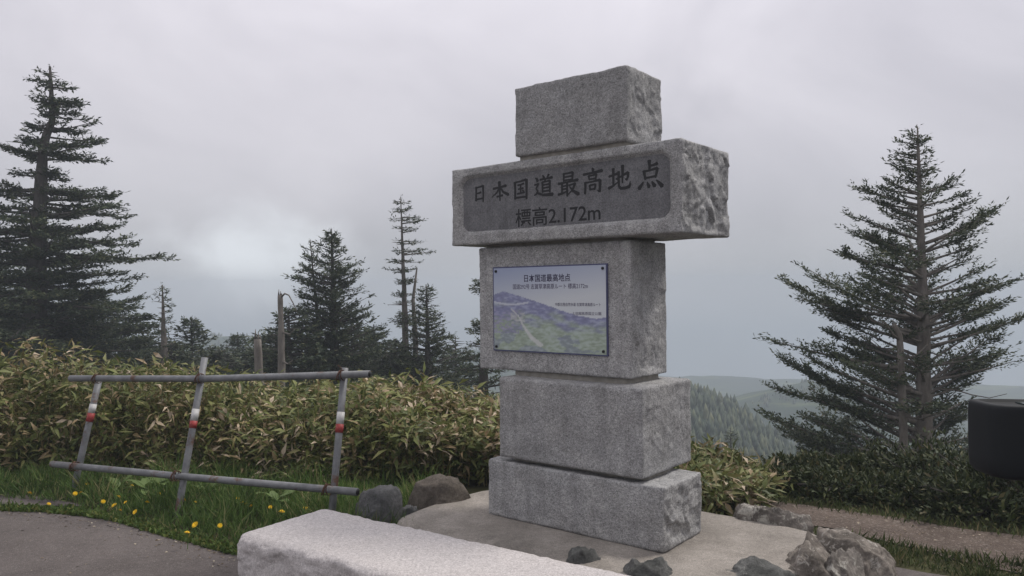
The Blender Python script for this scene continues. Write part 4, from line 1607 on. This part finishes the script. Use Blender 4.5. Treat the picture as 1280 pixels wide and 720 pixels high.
def broad_weed(label, px, py, seed, k=6, L=.17):
    p = on(px, py, GZ)
    p.z += .02
    root = empty('broadleaf_weed', p)
    tag(root, label, 'weed', 'broad leaved weeds in the verge')
    rnd = np.random.default_rng(seed)
    for i in range(k):
        a = i * 2.4 + rnd.uniform(-.4, .4)
        e = rnd.uniform(.5, 1.15)
        ln = L * rnd.uniform(.8, 1.35)
        wd = ln * rnd.uniform(.34, .46)
        rad = Vector((math.cos(a), math.sin(a), 0))
        side = Vector((-math.sin(a), math.cos(a), 0))
        b = MB()
        for q in range(8):
            t = q / 7
            el = e - 1.3 * t * t
            c = rad * (ln * (t * math.cos(e) + .18 * t * t)) + Vector((0, 0, .05 + ln * (t * math.sin(e) - .42 * t * t)))
            w_ = wd * .5 * max(.03, math.sin(math.pi * min(1, t ** .8)) ** .7)
            for sgn, up_ in ((-1, .25), (0, 0), (1, .25)):
                b.v.append(c + side * w_ * sgn + Vector((0, 0, w_ * up_ + .006 * math.sin(9 * t + sgn))))
        for q in range(7):
            for m_ in range(2):
                b.f.append((q * 3 + m_, q * 3 + m_ + 1, q * 3 + m_ + 4, q * 3 + m_ + 3))
        b.build('leaf', M['weed'], root, True)


broad_weed('pale broad leaved weed left of the middle barrier post', 186, 626, 3, 7, .2)
broad_weed('broad leaved weed against the foot of the middle barrier post', 206, 624, 4, 7, .22)
broad_weed('broad leaved weed right of the middle barrier post', 262, 628, 5, 6, .17)
broad_weed('pale weed by the white flowers beneath the lower rail', 150, 622, 6, 6, .18)
broad_weed('broad leaved weed before the right barrier post', 345, 640, 7, 6, .18)


def litter():
    """dry leaf bits and grit lying on the asphalt, the pad and the path"""
    rnd = np.random.default_rng(33)
    pts = []
    while len(pts) < 900:
        if rnd.uniform() < .55:
            x = rnd.uniform(-5, -1.2)
            y = edge_y(x) - abs(rnd.normal(0, .14)) + .02
            z = GZ + .006
        elif rnd.uniform() < .5:
            x, y, z = rnd.uniform(-4, 1), rnd.uniform(3.6, 5.6), GZ + .006
            if y > edge_y(x):
                continue
        else:
            x = rnd.uniform(1.9, 4.2)
            y = (5.86 - .568 * x) / .823 + rnd.uniform(-.3, .25)
            z = GZ + .011
        pts.append((x, y, z))
    P = np.array(pts)
    n = len(P)
    a = rnd.uniform(0, 6.28, n)
    D = np.stack([np.cos(a), np.sin(a), rnd.uniform(-.02, .25, n)], 1)
    Nn = np.array([0, 0, 1.0]) + rnd.normal(0, .3, (n, 3))
    L = rnd.uniform(.008, .026, n)
    me = leaf_mesh('litter', P, D, Nn, L, L * rnd.uniform(.35, .8, n), .1, .15)
    tag(link('litter', me, M['litter']), 'dry leaf bits and grit strewn on the asphalt and path', kind='stuff')


litter()


def make_dandelion():
    root = empty('dandelion', (0, 0, 0))
    b = MB()
    b.ring_tube([(0, 0, 0), (.006, 0, .5), (0, 0, 1.0)], [.0028, .0024, .0024], 5)
    b.build('stem', M['stem'], root)
    V, F = [], []
    for ringr, z, k, off in ((.030, .004, 16, 0), (.021, .011, 12, .2), (.011, .016, 8, .1)):
        for q in range(k):
            a = off + 2 * math.pi * q / k
            w = math.pi / k * .8
            i = len(V)
            V += [(0, 0, z - .006), (ringr * .75 * math.cos(a - w), ringr * .75 * math.sin(a - w), z), (ringr * math.cos(a), ringr * math.sin(a), z + .001), (ringr * .75 * math.cos(a + w), ringr * .75 * math.sin(a + w), z)]
            F.append((i, i + 1, i + 2, i + 3))
    me = bpy.data.meshes.new('flower_head')
    me.from_pydata(V, [], F)
    h = link('flower_head', me, M['petal'], root)
    return root


DAND = [(109, 605), (94, 617), (101, 616), (165, 607), (178, 607), (148, 621), (157, 628), (150, 638), (143, 632), (169, 640), (184, 628), (129, 627), (199, 617), (230, 625), (244, 628), (297, 624), (308, 630), (314, 633),
        (234, 666), (244, 656), (275, 657), (37, 617), (61, 630), (382, 636), (338, 634), (514, 628), (519, 633), (303, 628), (352, 640)]
proto = make_dandelion()
rd_ = random.Random(4)
for i, (px, py) in enumerate(DAND):
    z_ = GZ + (.11 if px > 90 else .05)
    p = on(px, py, z_)
    if i == 0:
        r_ = proto
        kids = list(proto.children)
    else:
        r_ = proto.copy()
        col.objects.link(r_)
        kids = []
        for ch in proto.children:
            c = ch.copy()
            col.objects.link(c)
            c.parent = r_
            kids.append(c)
    hgt_ = p.z - GZ
    r_.location = (p.x, p.y, GZ)
    r_.rotation_euler = (0, 0, rd_.uniform(0, 6))
    k_ = rd_.uniform(.5, .85)
    for c in kids:
        if c.name.startswith('stem'):
            c.scale = (1, 1, hgt_)
        else:
            c.location = (0, 0, hgt_)
            c.scale = (k_, k_, k_)
            c.rotation_euler = (rd_.uniform(.1, .9), rd_.uniform(-.4, .4), 0)
    lab = 'yellow dandelion in the grass between the left and the middle barrier post'
    if px > 516:
        lab = 'yellow dandelion between the dark and the brown rock, touching the brown one'
    elif px > 500:
        lab = 'yellow dandelion between the dark and the brown rock, nearer the dark one'
    elif px < 50:
        lab = 'leftmost yellow dandelion, behind the broken tongue of asphalt'
    elif px < 90:
        lab = 'yellow dandelion at the tip of the broken tongue of asphalt'
    elif py > 650:
        lab = 'yellow dandelion low in the grass near the asphalt edge right of the middle post'
    elif px > 330:
        lab = 'yellow dandelion behind the bench below the right barrier post'
    elif px > 290:
        lab = 'yellow dandelion of the cluster between the middle and the right barrier post'
    elif px > 225:
        lab = 'yellow dandelion close to the foot of the middle barrier post'
    tag(r_, lab, 'flower', 'dandelions in the verge')

# ------------------------------------------------------------------ van whose mirror reaches into the picture


def make_van():
    root = empty('parked_van', (3.0, .95, GZ))
    tag(root, 'dark van at the right edge of which only the black side mirror shows', 'van')
    b = MB()
    # side profile (x from the nose at -1.5 to the tail at 1.7), extruded across y
    prof = [(-1.42, .30), (-1.50, .62), (-1.44, .98), (-1.02, 1.72), (-.85, 1.84), (1.5, 1.86), (1.68, 1.75), (1.74, .9), (1.72, .30)]
    ys = [(-.70, .93), (-.74, 1.0), (.74, 1.0), (.70, .93)]
    n = len(prof)
    for y, s in ys:
        for x, z in prof:
            b.v.append(Vector((x * s, y, .30 + (z - .30) * (1 if s == 1 else .985))))
    for j in range(3):
        for k in range(n):
            q = (k + 1) % n
            b.f.append((j * n + k, j * n + q, (j + 1) * n + q, (j + 1) * n + k))
    b.f.append(tuple(range(n)))
    b.f.append(tuple(reversed(range(3 * n, 4 * n))))
    b.build('body', M['van_paint'], root)
    g = MB()
    g.v = [Vector(p) for p in ((-1.45, -.62, 1.04), (-1.45, .62, 1.04), (-1.07, .6, 1.68), (-1.07, -.6, 1.68))]
    g.f = [(0, 1, 2, 3)]
    g.build('windscreen', M['glass'], root)
    for s in (-1, 1):
        for x0, x1 in ((-.95, -.1), (0, .75), (.85, 1.5)):
            q = MB()
            sh = .22 if x0 < -.5 else 0
            q.v = [Vector(p) for p in ((x0 - sh, s * .745, 1.05), (x1, s * .745, 1.05), (x1, s * .745, 1.66), (x0 + .02, s * .745, 1.66))]
            q.f = [(0, 1, 2, 3)]
            q.build('side_window', M['glass'], root)
        q = MB()
        q.ring_tube([(-1.46, s * .52, .72), (-1.50, s * .52, .72)], [.10, .08], 14)
        q.build('headlight', M['lamp'], root, True)
        for x in (-.95, 1.15):
            w = MB()
            w.ring_tube([(x, s * .60, .29), (x, s * .62, .29), (x, s * .73, .29), (x, s * .75, .29)], [.26, .29, .29, .26], 24)
            wh = w.build('wheel', M['rubber'], root, True)
            w = MB()
            w.ring_tube([(x, s * .70, .29), (x, s * .757, .29)], [.18, .17], 20)
            w.build('rim', M['steel'], wh, True)
    # side mirror on an arm from the front pillar; its centre is at world (1.32, 2.0, 1.06)
    mx, my, mz = 1.356 - 3.0, 2.0 - .95, 1.058 - GZ
    m = MB()
    W_, D_, Hh = .17, .075, .094
    ns = 28
    prof = [(-1.0, .55), (-.985, .80), (-.93, .92), (-.80, .985), (-.4, 1.0), (.6, 1.0), (.86, .995), (.95, .985), (.985, .965), (1.0, .93), (1.0, .86), (.93, .84), (.90, .6), (.90, .02)]
    for zf, s in prof:
        for k in range(ns):
            a = 2 * math.pi * k / ns
            ca, sa = math.cos(a), math.sin(a)
            ex = .42
            x = math.copysign(abs(ca) ** ex, ca) * W_ * s
            y = math.copysign(abs(sa) ** ex, sa) * D_ * (s if s > .5 else s)
            m.v.append(Vector((mx + x, my + y, mz + Hh * zf - .05 * Hh * x / W_)))
    for j in range(len(prof) - 1):
        for k in range(ns):
            q = (k + 1) % ns
            m.f.append((j * ns + k, j * ns + q, (j + 1) * ns + q, (j + 1) * ns + k))
    m.f.append(tuple(reversed(range(ns))))
    mir = m.build('side_mirror', M['black_plastic'], root, True)
    mir['label'] = 'black plastic side mirror housing with a glossy inset top'
    g = MB()
    g.box((mx - .035, my - .058, mz + Hh * .90 + .001), (mx + .135, my + .058, mz + Hh * .955))
    g.build('mirror_glass', M['glass'], mir)
    a = MB()
    a.ring_tube([(mx + .15, my - .01, mz - .02), (mx + .23, my - .12, mz - .05), (mx + .32, my - .33, mz - .05)], [.022, .02, .025], 10)
    a.build('mirror_arm', M['black_plastic'], mir, True)


make_van()

# ------------------------------------------------------------------ haze


HAZE_LOW = min(v.co.z for v in bpy.data.objects['ground'].data.vertices) - 1.0


def make_haze():
    b = MB()
    b.box((-440, -440, HAZE_LOW), (440, 440, 8.6))
    m = bpy.data.materials.new('mountain_haze')
    m.use_nodes = True
    t = m.node_tree
    t.nodes.clear()
    out = N(t, 'ShaderNodeOutputMaterial')
    v = N(t, 'ShaderNodeVolumePrincipled')
    v.inputs['Color'].default_value = (.62, .685, .765, 1)
    v.inputs['Density'].default_value = .0028
    t.links.new(v.outputs[0], out.inputs['Volume'])
    o = b.build('haze', m)
    tag(o, 'pale mountain haze between the firs and the hills', kind='stuff')


make_haze()
